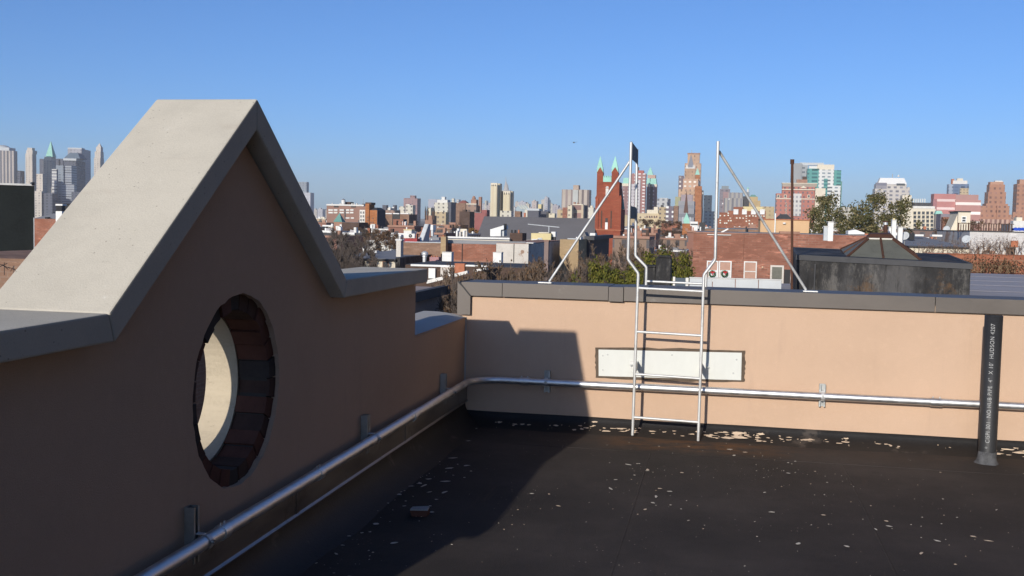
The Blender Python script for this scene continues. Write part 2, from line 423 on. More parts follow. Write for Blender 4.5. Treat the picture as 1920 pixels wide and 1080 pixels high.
n = len(outer); b.add([(LX, *p) for p in outer]+[(XB, *p) for p in outer], [(i, (i+1) % n, n+(i+1) % n, n+i) for i in range(n)])
n = NH; b.add([(LX, *p) for p in hole]+[(XB, *p) for p in hole], [(i, (i+1) % n, n+(i+1) % n, n+i) for i in range(n)])
b.build('wall', STUCCO, lw, lb)
b = MB(); b.box(XB, LX, Y1-.03+.001, B+.3, 0, .795); b.box(XB, LX, -6.5, Y0+.029, 0, .795); b.build('low_wall', STUCCO, lw, lb)
# membrane domed over the low stretches
def dome_strip(y0, y1, nm):
    b = MB(); NS = 10; pts = []
    for i in range(NS+1):
        t = i/NS; x = LX+.004 + (XB-.03-LX)*t; z = .797 + .034*sin(pi*min(1, t*1.25)/2)**1.0*1.0
        pts.append((x, z))
    for i in range(NS):
        b.add([(pts[i][0], y0, pts[i][1]), (pts[i+1][0], y0, pts[i+1][1]), (pts[i+1][0], y1, pts[i+1][1]), (pts[i][0], y1, pts[i][1])], [(0, 1, 2, 3)], 0, True)
        b.add([(pts[i][0], y0, pts[i][1]-.012), (pts[i+1][0], y0, pts[i+1][1]-.012), (pts[i+1][0], y1, pts[i+1][1]-.012), (pts[i][0], y1, pts[i][1]-.012)], [(3, 2, 1, 0)])
    b.build(nm, MEMB, lw, lb)
dome_strip(Y1-.028, B+.02, 'cap_membrane'); dome_strip(-6.5, Y0+.028, 'cap_membrane')
# brick lining of the opening
b = MB(); NB = 26; rng = random.Random(3)
for i in range(NB):
    a0 = 2*pi*(i+.04)/NB; a1 = 2*pi*(i+.96)/NB; mi = rng.choice([0, 0, 1, 2, 1, 2])
    ri = .322+rng.uniform(-.006, .007); ro = .386; xa = LX-.016-rng.uniform(0, .01); xb = -2.065
    pr = [(ri, a0), (ri, (a0+a1)/2), (ri, a1), (ro+.004, a1), (ro+.004, (a0+a1)/2), (ro+.004, a0)]
    poly = [(HC[0]+r*cos(a), HC[1]+r*sin(a)) for r, a in pr]
    b.prism(poly, 'x', xa, xb, mi)
b2 = []
for i in range(NB*2):
    a0 = 2*pi*i/(NB*2); a1 = 2*pi*(i+1)/(NB*2)
    poly = [(HC[0]+r*cos(a), HC[1]+r*sin(a)) for r, a in ((.329, a0), (.329, a1), (.39, a1), (.39, a0))]
    b.prism(poly, 'x', LX-.03, -2.064, 3)
b.build('brick_lining', BRD+[MORT], lw, lb)
b = MB(); NS = 64
for i in range(NS):
    a0 = 2*pi*i/NS; a1 = 2*pi*(i+1)/NS
    q = []
    for x in (-2.0655, -2.214):
        for r in (.316, .44):
            for a in (a0, a1): q.append((x, HC[0]+r*cos(a), HC[1]+r*sin(a)))
    b.add(q, [(0, 1, 5, 4), (4, 5, 7, 6), (0, 1, 3, 2)], 0)
sr = b.build('stone_ring', mottled('cream_limestone', (.45, .385, .285), .16, 5, .9, bump=.4, bscale=70, stretch=(.5, 1, 3), spots=((.22, .18, .13), 9, .6)), lw, lb)
# coping stones: two flats, two rakes, mitred where they meet
th = .09
def coping(poly, x0=BX, x1=FX):
    b = MB(); b.prism(poly, 'x', x0, x1); return b.build('coping_stone', STONE, lw, lb, bevel=.007)
g_ = .0025
nrm = sqrt(1+slope**2); tv = .098*nrm             # vertical thickness of the raking stones
fl = AY-GH; fr = AY+GH
mz = .095
# mitre at foot: points outer (top) and inner (bottom)
offy = .03
coping([(Y0, ZT-.012), (fl-g_, ZT), (fl+offy-g_, ZU), (Y0, ZU)])
coping([(Y1, ZT-.012+.006), (Y1, ZU), (fr-offy+g_, ZU), (fr+g_, ZT)])
coping([(fl+g_, ZT), (AY-g_*.6, AZ), (AY-g_*.6, AZ-tv), (fl+offy+g_, ZU-.002)])
coping([(AY+g_*.6, AZ), (fr-g_, ZT), (fr-offy-g_, ZU-.002), (AY+g_*.6, AZ-tv)])
# tar up-stand and metal flashing strip along the foot of the wall
b = MB(); k = 60
for i in range(k):
    ya = -6.5+(B-.02+6.5)*i/k; yb = -6.5+(B-.02+6.5)*(i+1)/k
    def pr(y): 
        w = .02*mnoise.noise(Vector((y*2.3, 0, 0))); v = .012*mnoise.noise(Vector((y*6, 4, 0)))
        return [(LX+.006, y, .22), (LX+.018+v*.3, y, .12), (LX+.05+v, y, .06), (LX+.13+w, y, .012), (LX+.2+w, y, -.004)]
    A, C_ = pr(ya), pr(yb); b.add(A+C_, [(j, j+1, j+6, j+5) for j in range(4)], 0, True)
b.build('tar_upstand', TAR2, lw, lb)
b = MB(); b.box(LX+.032, LX+.036, -6.5, B-.06, .178, .325)
b.add([(LX+.036, -6.5, .186), (LX+.036, B-.06, .186), (LX+.045, B-.06, .177), (LX+.045, -6.5, .177), (LX+.036, -6.5, .182), (LX+.036, B-.06, .182), (LX+.045, B-.06, .173), (LX+.045, -6.5, .173)],
      [(0, 1, 2, 3), (7, 6, 5, 4), (3, 2, 6, 7)])
for y in (4.48, 6.15, 2.8): b.box(LX+.0365, LX+.04, y, y+.035, .186, .322)
b.build('flashing_strip', FLASH, lw, lb)

# ------------------------------------------------------------ back parapet
bw = thing('parapet_wall', 'sunlit tan stucco parapet with grey metal coping behind the ladder', 'wall', (0, B, 0)); bb = (0, B, 0)
XL, XR = -1.905, 8.9; BT = .30
b = MB(); b.box(XL-.025, XR, B, B+BT+.1, -.25, 1.0); b.build('wall', STUCCO, bw, bb)
CT, CB_ = 1.064, .962
seams = [-1.935, -1.62, -.83, -.72, 1.42, 3.6, 5.9, 8.9]
for i in range(len(seams)-1):
    x0, x1 = seams[i]+.0015, seams[i+1]-.0015; dz = (0, .001, -.002, .001, 0, .001, 0)[i]; dy = (.0, -.002, -.006, .001, 0, 0, 0)[i]
    b = MB()
    prof = [(B-.035+dy, CB_-.006*(i == 2)), (B-.035+dy, CT+dz), (B+BT+.15, CT-.006+dz), (B+BT+.15, CB_), (B+BT+.146, CB_), (B+BT+.146, CT-.012+dz), (B-.031+dy, CT-.005+dz), (B-.031+dy, CB_-.006*(i == 2))]
    b.prism(prof, 'x', x0, x1)
    b.build('metal_coping', COPMET, bw, bb, bevel=.002)
# return of the coping down the free end
b = MB(); b.box(-1.962, -1.958, B-.036, B+BT+.15, .82, CT-.001)
b.hull([(-1.962, B-.036, .82), (-1.862, B-.036, .82), (-1.862, B-.031, .82), (-1.962, B-.031, .82), (-1.962, B-.0365, CT), (-1.862, B-.0365, CB_-.002), (-1.862, B-.031, CB_-.002), (-1.962, B-.031, CT)])
b.build('coping_return', COPMET, bw, bb)
b = MB(); b.hull([(-1.958, B-.037, CT+.002), (-1.945, B-.037, CT+.002), (-1.855, B-.037, CB_), (-1.868, B-.037, CB_), (-1.958, B-.04, CT+.002), (-1.945, B-.04, CT+.002), (-1.855, B-.04, CB_), (-1.868, B-.04, CB_)])
b.build('mitre_seam', DARK, bw, bb)
# black tar base on the wall, feathering out onto the deck
b = MB(); k = 160
def pr(x):
    w = .03*mnoise.noise(Vector((x*1.7, 0, 0))); v = .012*mnoise.noise(Vector((x*5, 4, 0))); t = .006*mnoise.noise(Vector((x*1.1, 9, 0)))
    tp = .094+t
    return [(x, B-.001, tp+.001), (x, B-.006, tp), (x, B-.012-v*.3, .07), (x, B-.05-v, .036), (x, B-.12+w, .012), (x, B-.2+w, -.004)]
for i in range(k):
    xa = LX+.02+(XR-LX)*i/k; xb = LX+.02+(XR-LX)*(i+1)/k
    A, C_ = pr(xa), pr(xb); b.add(A+C_, [(j, j+1, j+7, j+6) for j in range(5)], 0, True)
b.build('tar_upstand', TAR2, bw, bb)

b = MB(); b.tube([(LX+.004, B-.004, .1), (LX+.004, B-.004, .8)], .006, 6); b.build('corner_sealant', MEMB, bw, bb)
# peeling pale paint on the tar base and flecks over the deck
def blob(rng, n=9):
    a0 = rng.uniform(0, 6.28); return [(cos(a0+6.283*i/n)*rng.uniform(.45, 1.1), sin(a0+6.283*i/n)*rng.uniform(.45, 1.1)) for i in range(n)]
b = MB(); rng = random.Random(11)
def cant_pt(x, t):   # t 0 at wall top .. 1 at deck
    p = pr(x); q = [Vector(c) for c in p[1:]]; s_ = t*(len(q)-1); i = min(int(s_), len(q)-2)
    return q[i].lerp(q[i+1], s_-i)
def cant_blob(x, t, rx, rt, m=0):
    pts = [cant_pt(x+px*rx, min(.98, max(.02, t+py*rt)))+Vector((0, -.004, .003)) for px, py in blob(rng, 11)]
    c = cant_pt(x, t)+Vector((0, -.005, .004))
    b.add([c]+pts, [(0, i+1, (i+1) % 11+1) for i in range(11)], m)
for (xc, xs, n_, big) in ((-1.1, .32, 24, .02), (-.75, .16, 22, .03), (-.35, .16, 12, .03), (.06, .09, 34, .05), (.42, .22, 22, .03), (.8, .26, 26, .024), (1.2, .2, 8, .018), (2.04, .08, 26, .05), (2.6, .6, 20, .04), (-1.7, .2, 6, .012)):
    for i in range(n_):
        x = rng.gauss(xc, xs)
        if x < LX+.08: continue
        k_ = rng.uniform(.12, 1)**1.6
        cant_blob(x, min(.86, max(.1, rng.gauss(.6, .09))), k_*big*1.3, .012+k_*rng.uniform(.01, .06))
def fleck(x, y, r, m=1):
    if x < LX+.15: return
    el = rng.uniform(.5, 2.2); rot = rng.uniform(0, 3.14); z = deck_z(x, y)+.0045
    pts = []
    for px, py in blob(rng, 8):
        px *= r*el; py *= r/el**.5; pts.append((x+px*cos(rot)-py*sin(rot), y+px*sin(rot)+py*cos(rot), z))
    b.add([(x, y, z+.002)]+pts, [(0, i+1, (i+1) % 8+1) for i in range(8)], m)
for (px, py, sx, sy, n_) in ((1490, 905, .16, .28, 26), (1390, 855, .25, .2, 16), (1725, 990, .25, .3, 14), (1220, 880, .12, .15, 10), (1005, 950, .1, .2, 8), (1180, 915, .12, .25, 16), (1250, 950, .12, .2, 10),
                             (1330, 900, .3, .3, 14), (1610, 920, .3, .35, 18), (1840, 1000, .2, .3, 10), (770, 1000, .2, .3, 16), (660, 960, .12, .4, 20), (1500, 1000, .5, .5, 20), (850, 830, .12, .5, 14)):
    c = PZ(px, py, 0)
    for i in range(n_): fleck(rng.gauss(c.x, sx), min(7.55, rng.gauss(c.y, sy)), rng.choice([.0015, .002, .002, .003, .003, .004, .006, .009, .015]), rng.choice([0, 1, 1]))
for i in range(260): fleck(rng.uniform(-1.6, 4), rng.uniform(2.5, 7.5), rng.choice([.001, .0015, .002, .003]), rng.choice([0, 1]))
for i in range(70): fleck(LX+.17+abs(rng.gauss(0, .12)), rng.uniform(3.2, 6.6), rng.choice([.003, .005, .01, .02]), 1)
tag(b.build('paint_flakes', [FLAKE, FLAKEW]), 'pale paint flakes scattered over the black tar roof', 'paint flakes', kind='stuff')
# scrap of masonry lying in the shade
c = PZ(787, 966, 0); d = thing('masonry_scrap', 'small broken white faced brick scrap lying on the shaded roof', 'debris', (c.x, c.y, 0), .2)
b = MB(); b.hull([(-.04, -.025, .0), (.035, -.03, 0), (.05, .03, 0), (-.045, .028, 0), (-.05, -.02, .028), (.043, -.026, .03), (.048, .03, .032), (-.042, .024, .029)]); b.build('brick_core', BRD[1], d)
b = MB(); b.hull([(-.05, -.022, .03), (.043, -.028, .032), (.049, .031, .034), (-.044, .025, .031), (-.047, -.02, .038), (.04, -.024, .04), (.046, .028, .042), (-.04, .022, .039)]); b.build('plaster_face', mottled('dull_plaster', (.3, .29, .28), .3, 20), d)  # plaster in a dull mottled grey

# ------------------------------------------------------------ conduit round the corner
CZ = .345; CO = .072; CRAD = .0265
cd = thing('conduit', 'long shiny metal conduit bending round the corner of both parapets', 'pipe', (LX, B, CZ)); cb0 = (LX, B, CZ)
cx, cy = LX+CO, B-CO; rb = .22
path = [(cx, -6.4, CZ-.018), (cx, cy-rb, CZ-.008)]
for i in range(1, 12):
    a = pi/2*i/12; path.append((cx+rb-rb*cos(a), cy-rb+rb*sin(a), CZ-.006+.006*i/12))
path += [(cx+rb, cy, CZ), (XR, cy, CZ+.003)]
MB().tube(path, CRAD, 20).build('pipe', CONDUIT, cd, cb0)
def coupling(p, ax, L=.075, r=.0305):
    b = MB(); d = Vector(ax); p = Vector(p)
    b.tube([p-d*L/2, p-d*L/2+d*.004, p+d*L/2-d*.004, p+d*L/2], r, 18)
    for k in (-.3, .3): b.tube([p+d*L*k+Vector((0, 0, .028)), p+d*L*k+Vector((0, 0, .038))], .005, 8)
    b.build('coupling', CONDUIT, cd, cb0)
for x in (-1.43, 1.448, 4.2): coupling((x, cy, CZ), (1, 0, 0))
for y in (6.19, 3.69, 4.66, 1.6): coupling((cx, y, CZ-.012), (0, 1, 0), .05)
def bracket(pos, ax, up=0):
    # short slotted strut on the wall with a two-part strap round the pipe
    t = thing('pipe_bracket', 'x', 'bracket', pos, 0, 'strut brackets carrying the conduit')
    def tr(u, v, z): return (u, v, z) if ax == 'x' else (-v, u, z)     # v<0 towards the roof
    b = MB()
    def bx(u0, u1, v0, v1, z0, z1):
        a = tr(u0, v0, z0); c = tr(u1, v1, z1); b.box(min(a[0], c[0]), max(a[0], c[0]), min(a[1], c[1]), max(a[1], c[1]), z0, z1)
    bx(-.021, .021, -.006, -.002, -.08, .08+up); bx(-.021, -.018, -.04, -.0061, -.08, .08+up); bx(.018, .021, -.04, -.0061, -.08, .08+up)
    bx(-.0179, -.010, -.04, -.037, -.08, .08+up); bx(.010, .0179, -.04, -.037, -.08, .08+up)
    b.build('strut', STRUT, t)
    b = MB(); q = []
    for i in range(15):
        a = -pi*.5 + pi*i/14; q.append((-.072-.030*cos(a), .030*sin(a)))
    for i in range(14):
        (v0, z0), (v1, z1) = q[i], q[i+1]
        b.add([tr(-.012, v0, z0), tr(.012, v0, z0), tr(.012, v1, z1), tr(-.012, v1, z1)], [(0, 1, 2, 3)], 0, True)
    bx(-.012, .012, -.072, -.041, .030, .033); bx(-.012, .012, -.072, -.041, -.033, -.030)
    b.build('strap', GALV, t)
    b = MB(); b.tube([tr(0, -.112, .005), tr(0, -.1, .005)], .008, 6); b.build('bolt', STRUT, t)
    return t
for x, lab in ((-1.267, 'strut bracket on the back wall inside the gable shadow'), (.695, 'sunlit strut bracket on the back wall right of the ladder')):
    bracket((x, B, CZ), 'x')['label'] = lab
for y, lab in ((3.55, 'shaded strut bracket on the left wall below the round opening'), (5.47, 'shaded strut bracket on the left wall under the end of the gable'), (7.1, 'strut bracket on the left wall nearest the corner')):
    bracket((LX, y, CZ-.012), 'y', .05)['label'] = lab

# ------------------------------------------------------------ access panel
pn = thing('access_panel', 'white metal access panel screwed to the stucco behind the ladder', 'panel', (-.38, B, .51)); pb = (-.38, B, .51)
TL, TR, BR_, BL_ = (-.908, .604), (.146, .628), (.148, .415), (-.902, .394)
def shr(p, k): cx_, cz_ = -.38, .511; return (cx_+(p[0]-cx_)*(1-k*.35), cz_+(p[1]-cz_)*(1-k))
b = MB(); rg = random.Random(5)
ring = []
for (p, q) in ((TL, TR), (TR, BR_), (BR_, BL_), (BL_, TL)):
    for i in range(14): ring.append((p[0]+(q[0]-p[0])*i/14, p[1]+(q[1]-p[1])*i/14))
o_ = []
for p in ring:
    d = Vector((p[0]+.38, (p[1]-.511)*3)).normalized(); e = .008+rg.uniform(0, .01); o_.append((p[0]+d.x*e, p[1]+d.y*e))
i_ = [shr(p, .1) for p in ring]
n = len(ring)
b.add([(x, B-.004, z) for x, z in o_]+[(x, B-.006, z) for x, z in i_], [(i, (i+1) % n, n+(i+1) % n, n+i) for i in range(n)])
b.add([(x, B-.0045, z) for x, z in o_]+[(x, B+.001, z) for x, z in o_], [(i, (i+1) % n, n+(i+1) % n, n+i) for i in range(n)])
b.build('sealant_border', SEALANT, pn, pb)
b = MB(); q = [shr(p, .07) for p in (BL_, BR_, TR, TL)]
b.prism(q, 'y', B-.010, B-.002); b.build('sheet', PANEL, pn, pb, bevel=.0015)
def qp(u, v):
    bl, br, tr_, tl = q; a = (bl[0]+(br[0]-bl[0])*u, bl[1]+(br[1]-bl[1])*u); c = (tl[0]+(tr_[0]-tl[0])*u, tl[1]+(tr_[1]-tl[1])*u)
    return (a[0]+(c[0]-a[0])*v, a[1]+(c[1]-a[1])*v)
for u, v in ((.03, .78), (.03, .24), (.52, .86), (.5, .08), (.965, .75), (.945, .25), (.065, .82)):
    x, z = qp(u, v); MB().tube([(x, B-.0105, z), (x, B-.0145, z)], .0065, 8).build('screw', STRUT, pn, pb)
b = MB(); b.box(-.70, -.585, B-.0125, B-.0105, .44, .535); b.build('bolt_plate', PANEL, pn, pb)
b = MB(); b.box(-.150, -.055, B-.0125, B-.0105, .462, .548); b.build('bolt_plate', PANEL, pn, pb)

# ------------------------------------------------------------ roof ladder stepping over the parapet
ld = thing('ladder', 'galvanised steel roof ladder with tall handrails stepping over the parapet', 'ladder', (-.38, 7.57, 0)); lb2 = (-.38, 7.57, 0)
Fy, Ry = 7.57, 8.2; rs = .0105
flp = [(-.612, Fy, .02), (-.603, Fy, 1.175), (-.679, Fy, 1.272), (-.679, Fy, 2.095)]
frp = [(-.150, Fy, .008), (-.147, Fy, 1.18), (-.073, Fy, 1.285), (-.080, Fy, 2.105)]
rlp = [(-.592, Ry, .4), (-.592, Ry, 1.195), (-.679, Ry, 1.28), (-.690, Ry, 2.09)]
rrp = [(-.143, Ry, .4), (-.143, Ry, 1.178), (-.078, Ry, 1.278), (-.086, Ry, 2.10)]
def bend(pts, r=.012):
    out = [pts[0]]
    for i in range(1, len(pts)-1):
        p, a, c = Vector(pts[i]), Vector(pts[i-1]), Vector(pts[i+1]); d1 = (a-p).normalized()*r; d2 = (c-p).normalized()*r
        for t in (0, .33, .66, 1): out.append(tuple((p+d1)*(1-t)**2 + p*2*t*(1-t) + (p+d2)*t*t))
    return out+[pts[-1]]
for p in (flp, frp, rlp, rrp): MB().tube(bend(p), rs, 12).build('stile', GALV, ld, lb2)
for z, dz in ((1.068, .0), (.758, 0), (.455, 0), (.146, 0)):
    xl = -.612+.009*z/1.17; MB().tube([(xl, Fy, z+.004), (-.149, Fy, z-.006)], .0095, 10).build('rung', GALV, ld, lb2)
for z in (1.085, .78, .5): MB().tube([(-.592, Ry, z+.003), (-.143, Ry, z-.004)], .0095, 10).build('rung', GALV, ld, lb2)
# flat plates tying front and rear handrails
def tie(xa, za0, za1, xb, zb0, zb1):
    b = MB(); t = .004
    b.hull([(xa-t, Fy, za0), (xa+t, Fy, za0), (xb+t, Ry, zb0), (xb-t, Ry, zb0), (xa-t, Fy, za1), (xa+t, Fy, za1), (xb+t, Ry, zb1), (xb-t, Ry, zb1)]); b.build('tie_plate', PLATE, ld, lb2)
tie(-.679, 1.985, 2.10, -.690, 1.985, 2.09); tie(-.679, 1.56, 1.65, -.690, 1.56, 1.65)
tie(-.080, 1.985, 2.105, -.086, 1.985, 2.10); tie(-.080, 1.56, 1.65, -.086, 1.56, 1.65)
# diagonal braces down to feet on the coping
bl0, br0 = PZ(1030, 528.5, 1.075), PZ(1512, 545, 1.075)
for top, bot, out in (((-.684, 7.86, 2.02), bl0, -1), ((-.072, 7.62, 2.04), br0, 1)):
    bot = Vector((bot.x, min(max(bot.y, 7.9), 8.1), 1.078))
    d = (bot-Vector(top)).normalized()
    e0 = Vector(top)+d*.35
    MB().tube([top, tuple(bot)], .0095, 10).build('brace', GALV, ld, lb2)
    b = MB(); b.box(bot.x-.02+(out-1)*.03, bot.x+.02+(out+1)*.03, bot.y-.035, bot.y+.035, 1.066, 1.073); b.build('brace_foot', GALV, ld, lb2)
# stand-off brackets to the wall
for x, zz in ((-.607, .497), (-.149, .507)):
    b = MB(); o2 = .045 if x > -.3 else -.045
    b.box(x-.004, x+.004, Fy-.005, B-.013, zz-.03, zz+.03); b.box(min(x, x+o2*1.2), max(x, x+o2*1.2), B-.0175, B-.0128, zz-.028, zz+.028)
    b.build('wall_bracket', GALV, ld, lb2)
    MB().tube([(x+o2, B-.018, zz), (x+o2, B-.032, zz)], .011, 6).tube([(x+o2, B-.03, zz), (x+o2, B-.044, zz)], .005, 6).build('bolt', STRUT, ld, lb2)

# ------------------------------------------------------------ cast iron vent pipe with stencilled marking
VX, VY, VR = 1.728, 7.446, .056
vp = thing('vent_pipe', 'black cast iron vent pipe with pale stencilled lettering at the wall', 'pipe', (VX, VY, 0)); vb = (VX, VY, 0)
zt = .975
b = MB(); b.lathe([(VR, -.02), (VR, zt), (VR-.008, zt), (VR-.008, zt-.3)], (VX, VY, 0), 32)
b.build('pipe', IRON, vp, vb)
b = MB(); pf = [(.082, -.005), (.074, .006), (.066, .02), (.0605, .045), (.058, .07), (.0563, .078)]
b.lathe(pf, (VX, VY, 0), 28); me = b.build('mastic_boot', BOOT, vp, vb)
for v in me.data.vertices:
    k = 1+.14*mnoise.noise(v.co*16); v.co.x *= k; v.co.y *= k; v.co.z += .012*mnoise.noise(v.co*14+Vector((5, 0, 0)))
fc = bpy.data.curves.new('lettering', 'FONT'); fc.body = "*  CISPI 301  NO HUB PIPE  4\"  X 10'  HUDSON 4207"; fc.size = .036; fc.space_character = 1.12
fo = bpy.data.objects.new('lettering', fc); COL.objects.link(fo)
bpy.context.view_layer.update()
tm = bpy.data.meshes.new_from_object(fo.evaluated_get(bpy.context.evaluated_depsgraph_get()))
COL.objects.unlink(fo); bpy.data.objects.remove(fo)
xs = [v.co.x for v in tm.vertices]; k = .82/(max(xs)-min(xs))
bm = bmesh.new(); bm.from_mesh(tm)
bmesh.ops.triangulate(bm, faces=bm.faces)
bmesh.ops.subdivide_edges(bm, edges=[e for e in bm.edges if e.calc_length() > .006], cuts=1)
mid = -pi/2-.27
for v in bm.verts:
    a = v.co.y-.012; z = .105+(v.co.x-min(xs))*k
    an = mid - a/VR                       # cap height runs towards -X
    rr = VR+.0008; v.co = Vector((rr*cos(an), rr*sin(an), z))
bm.to_mesh(tm); bm.free(); tm.materials.append(STENCIL)
lo = bpy.data.objects.new('lettering', tm); COL.objects.link(lo); lo.parent = vp

# ------------------------------------------------------------ background builders
FOOT = []                       # plan outlines of explicit buildings, for the filler rows to avoid
class Bld:
    def __init__(s, name, label, cat, xc, D, yaw=0, group=None):
        p = PY(xc, 415, D); s.base = Vector((p.x, p.y, GZ)); s.D = D
        s.e1 = Vector((cos(yaw), sin(yaw), 0)); s.e2 = Vector((-sin(yaw), cos(yaw), 0))
        s.o = thing(name, label, cat, s.base, yaw, group); s.n = 0
    def lp(s, px, py, d=0):
        dr = ray(px, py); w = CAMP + dr*((s.base+s.e2*d-CAMP).dot(s.e2)/dr.dot(s.e2)); q = w-s.base
        return q.dot(s.e1), q.z
    def span(s, xa, xb, yt, yb, d, dep, side, sidel):
        xm = (xa+xb)/2; u0 = s.lp(xa, yt, d)[0]; u1 = s.lp(xb, yt, d)[0]; zt = s.lp(xm, yt, d)[1]
        z0 = 0 if yb is None else s.lp(xm, yb, d)[1]
        for sd_, u in ((side, u1), (sidel, u0)):
            if sd_ is not None:
                w = s.base+s.e1*u+s.e2*d-CAMP; r_ = ray(sd_, yt)
                dep = -(w.x*r_.y-w.y*r_.x)/(s.e2.x*r_.y-s.e2.y*r_.x)
        return u0, u1, z0, zt, dep if dep else (u1-u0)
    def foot(s, u0, u1, d, dep):
        c = [s.base+s.e1*u+s.e2*k for u in (u0, u1) for k in (d, d+dep)]
        FOOT.append((min(p.x for p in c), max(p.x for p in c), min(p.y for p in c), max(p.y for p in c)))
    def box(s, part, mat, xa, xb, yt, yb=None, d=0, dep=None, side=None, sidel=None, roof=None, par=None, parent=None):
        u0, u1, z0, zt, dep = s.span(xa, xb, yt, yb, d, dep, side, sidel)
        b = MB(); b.box(u0, u1, d, d+dep, z0, zt)
        o = b.build(part, mat, parent or s.o)
        if yb is None: s.foot(u0, u1, d, dep)
        if roof or par:               # parapet rim and roof surface
            h = s.D*.0004+.25; t = s.D*.0002+.25
            if par:
                b = MB(); b.box(u0-t*.3, u1+t*.3, d-t*.3, d+t, zt+.003, zt+h); b.box(u0-t*.3, u1+t*.3, d+dep-t, d+dep+t*.3, zt+.003, zt+h)
                b.box(u0-t*.3, u0+t, d+t+.003, d+dep-t-.003, zt+.003, zt+h); b.box(u1-t, u1+t*.3, d+t+.003, d+dep-t-.003, zt+.003, zt+h); b.build('parapet', par, s.o)
            if roof:
                b = MB(); t2 = t+.02 if par else .05; b.box(u0+t2, u1-t2, d+t2, d+dep-t2, zt+.01, zt+.05); b.build('roof', roof, s.o)
        return o
    def pyr(s, part, mat, xa, xb, yt, yb, d=0, dep=None, k=.5, ky=None):
        u0, u1, z0, zt, dep = s.span(xa, xb, yt, yb, d, dep, None, None)
        w = (u1-u0); b = MB(); b.frus(u0, u1, d, d+dep, z0, zt, w*k*.985, dep*(ky if ky is not None else k)*.985); return b.build(part, mat, s.o)
    def gable(s, part, mat, xa, xb, yt, yb, d=0, dep=None):
        u0, u1, z0, zt, dep = s.span(xa, xb, yt, yb, d, dep, None, None)
        b = MB(); b.prism([(u0, z0), (u1, z0), ((u0+u1)/2, zt)], 'y', d, d+dep); return b.build(part, mat, s.o)
    def cyl(s, part, mat, xa, xb, yt, yb, d=0, k=1.0, n=14, dome=False, cone=False):
        u0, u1, z0, zt, dep = s.span(xa, xb, yt, yb, d, None, None, None); r = (u1-u0)/2; h = zt-z0
        if dome: pf = [(r*cos(a*pi/14), z0+h*sin(a*pi/14)) for a in range(7)] + [(r*.02, zt)]
        elif cone: pf = [(r, z0), (r*.02, zt)]
        else: pf = [(r, z0), (r*k, zt)]
        b = MB(); b.lathe(pf, ((u0+u1)/2, d+r, 0), n); return b.build(part, mat, s.o)
    def poly(s, part, mat, pts, d=0, dep=1.0):
        b = MB(); b.prism([s.lp(x, y, d) for x, y in pts], 'y', d, d+dep); return b.build(part, mat, s.o)
    def window(s, xa, xb, yt, yb, frame, glass, d=0, t=.08, mull=0, mullv=0, name='window'):
        u0, u1, z0, zt, _ = s.span(xa, xb, yt, yb, d, 1, None, None)
        if abs(u1-u0) < .05: return
        fw = min(t, (u1-u0)*.18); b = MB(); y0, y1 = d-.05-.0004*s.D, d+.02
        b.box(u0, u0+fw, y0, y1, z0, zt); b.box(u1-fw, u1, y0, y1, z0, zt); b.box(u0+fw+.001, u1-fw-.001, y0, y1, zt-fw, zt); b.box(u0+fw+.001, u1-fw-.001, y0-.03, y1, z0, z0+fw)
        for i in range(mull):
            z = z0+(zt-z0)*(i+1)/(mull+1); b.box(u0+fw+.001, u1-fw-.001, y0+.005, y1, z-fw*.4, z+fw*.4)
        for i in range(mullv):
            u = u0+(u1-u0)*(i+1)/(mullv+1); b.box(u-fw*.6, u+fw*.6, y0-.004, y1, z0+fw+.001, zt-fw-.001)
        f = b.build(name, frame, s.o)
        b = MB(); b.box(u0+fw*.9, u1-fw*.9, y0+.03+.0002*s.D, d+.01, z0+fw*.9, zt-fw*.9); b.build('pane', glass, f)
        return f

def BL(name, label, xc, D, yaw=0, cat='building', group=None): return Bld(name, label, cat, xc, D, yaw, group)

# ============================================================ across the back wall: the next roofs
nb = thing('neighbour_building', 'next-door building with a silver coated flat roof beyond the back parapet', 'building', (-2.1, 8.6, GZ)); NZ = .28
nbb = (-2.1, 8.6, GZ)
XN = PY(1487, 500, 20).x-.12
b = MB(); b.box(-2.1, 9.3, 8.62, 19.1, GZ, NZ-.15); XN2 = PY(1700, 500, 24).x; b.box(XN+.02, 9.3, 19.101, 24, GZ, NZ-.15); b.box(XN2, 9.3, 24.001, 33, GZ, NZ-.15); b.build('wall', BK_BRN, nb, nbb)
b = MB(); b.box(-2.12, 9.35, 8.61, 19.13, NZ-.149, NZ); b.box(XN, 9.35, 19.1305, 24, NZ-.149, NZ); b.box(XN2-.02, 9.35, 24.0005, 33.05, NZ-.149, NZ)
for y in (21.5, 23.4, 25.9, 28.1, 30.6):
    for i in range(14):
        x = XN2+.02+(9.3-XN2)*i/14; dy = .03*mnoise.noise(Vector((x, y, 0))); b.box(x, x+(9.3-XN2)/14-.01, y+dy, y+.05+dy, NZ+.002, NZ+.006)
b.build('roof', SILVER, nb, nbb)
c = [PY(1495, 478, 20), PY(1821, 495, 19.6), PY(1776, 477, 23.6), PY(1486, 463.5, 23.6)]
bk = thing('roof_bulkhead', 'squat black tarred bulkhead carrying a rusty skylight', 'bulkhead', (c[0].x, 20, NZ)); kb = (c[0].x, 20, NZ)
b = MB(); bot = [Vector((p.x+.02*(i in (1, 2))-.02, p.y, NZ-.02)) for i, p in enumerate(c)]
b.hull(bot+c); b.build('wall', BLACK, bk, kb, bevel=.03)
b = MB()
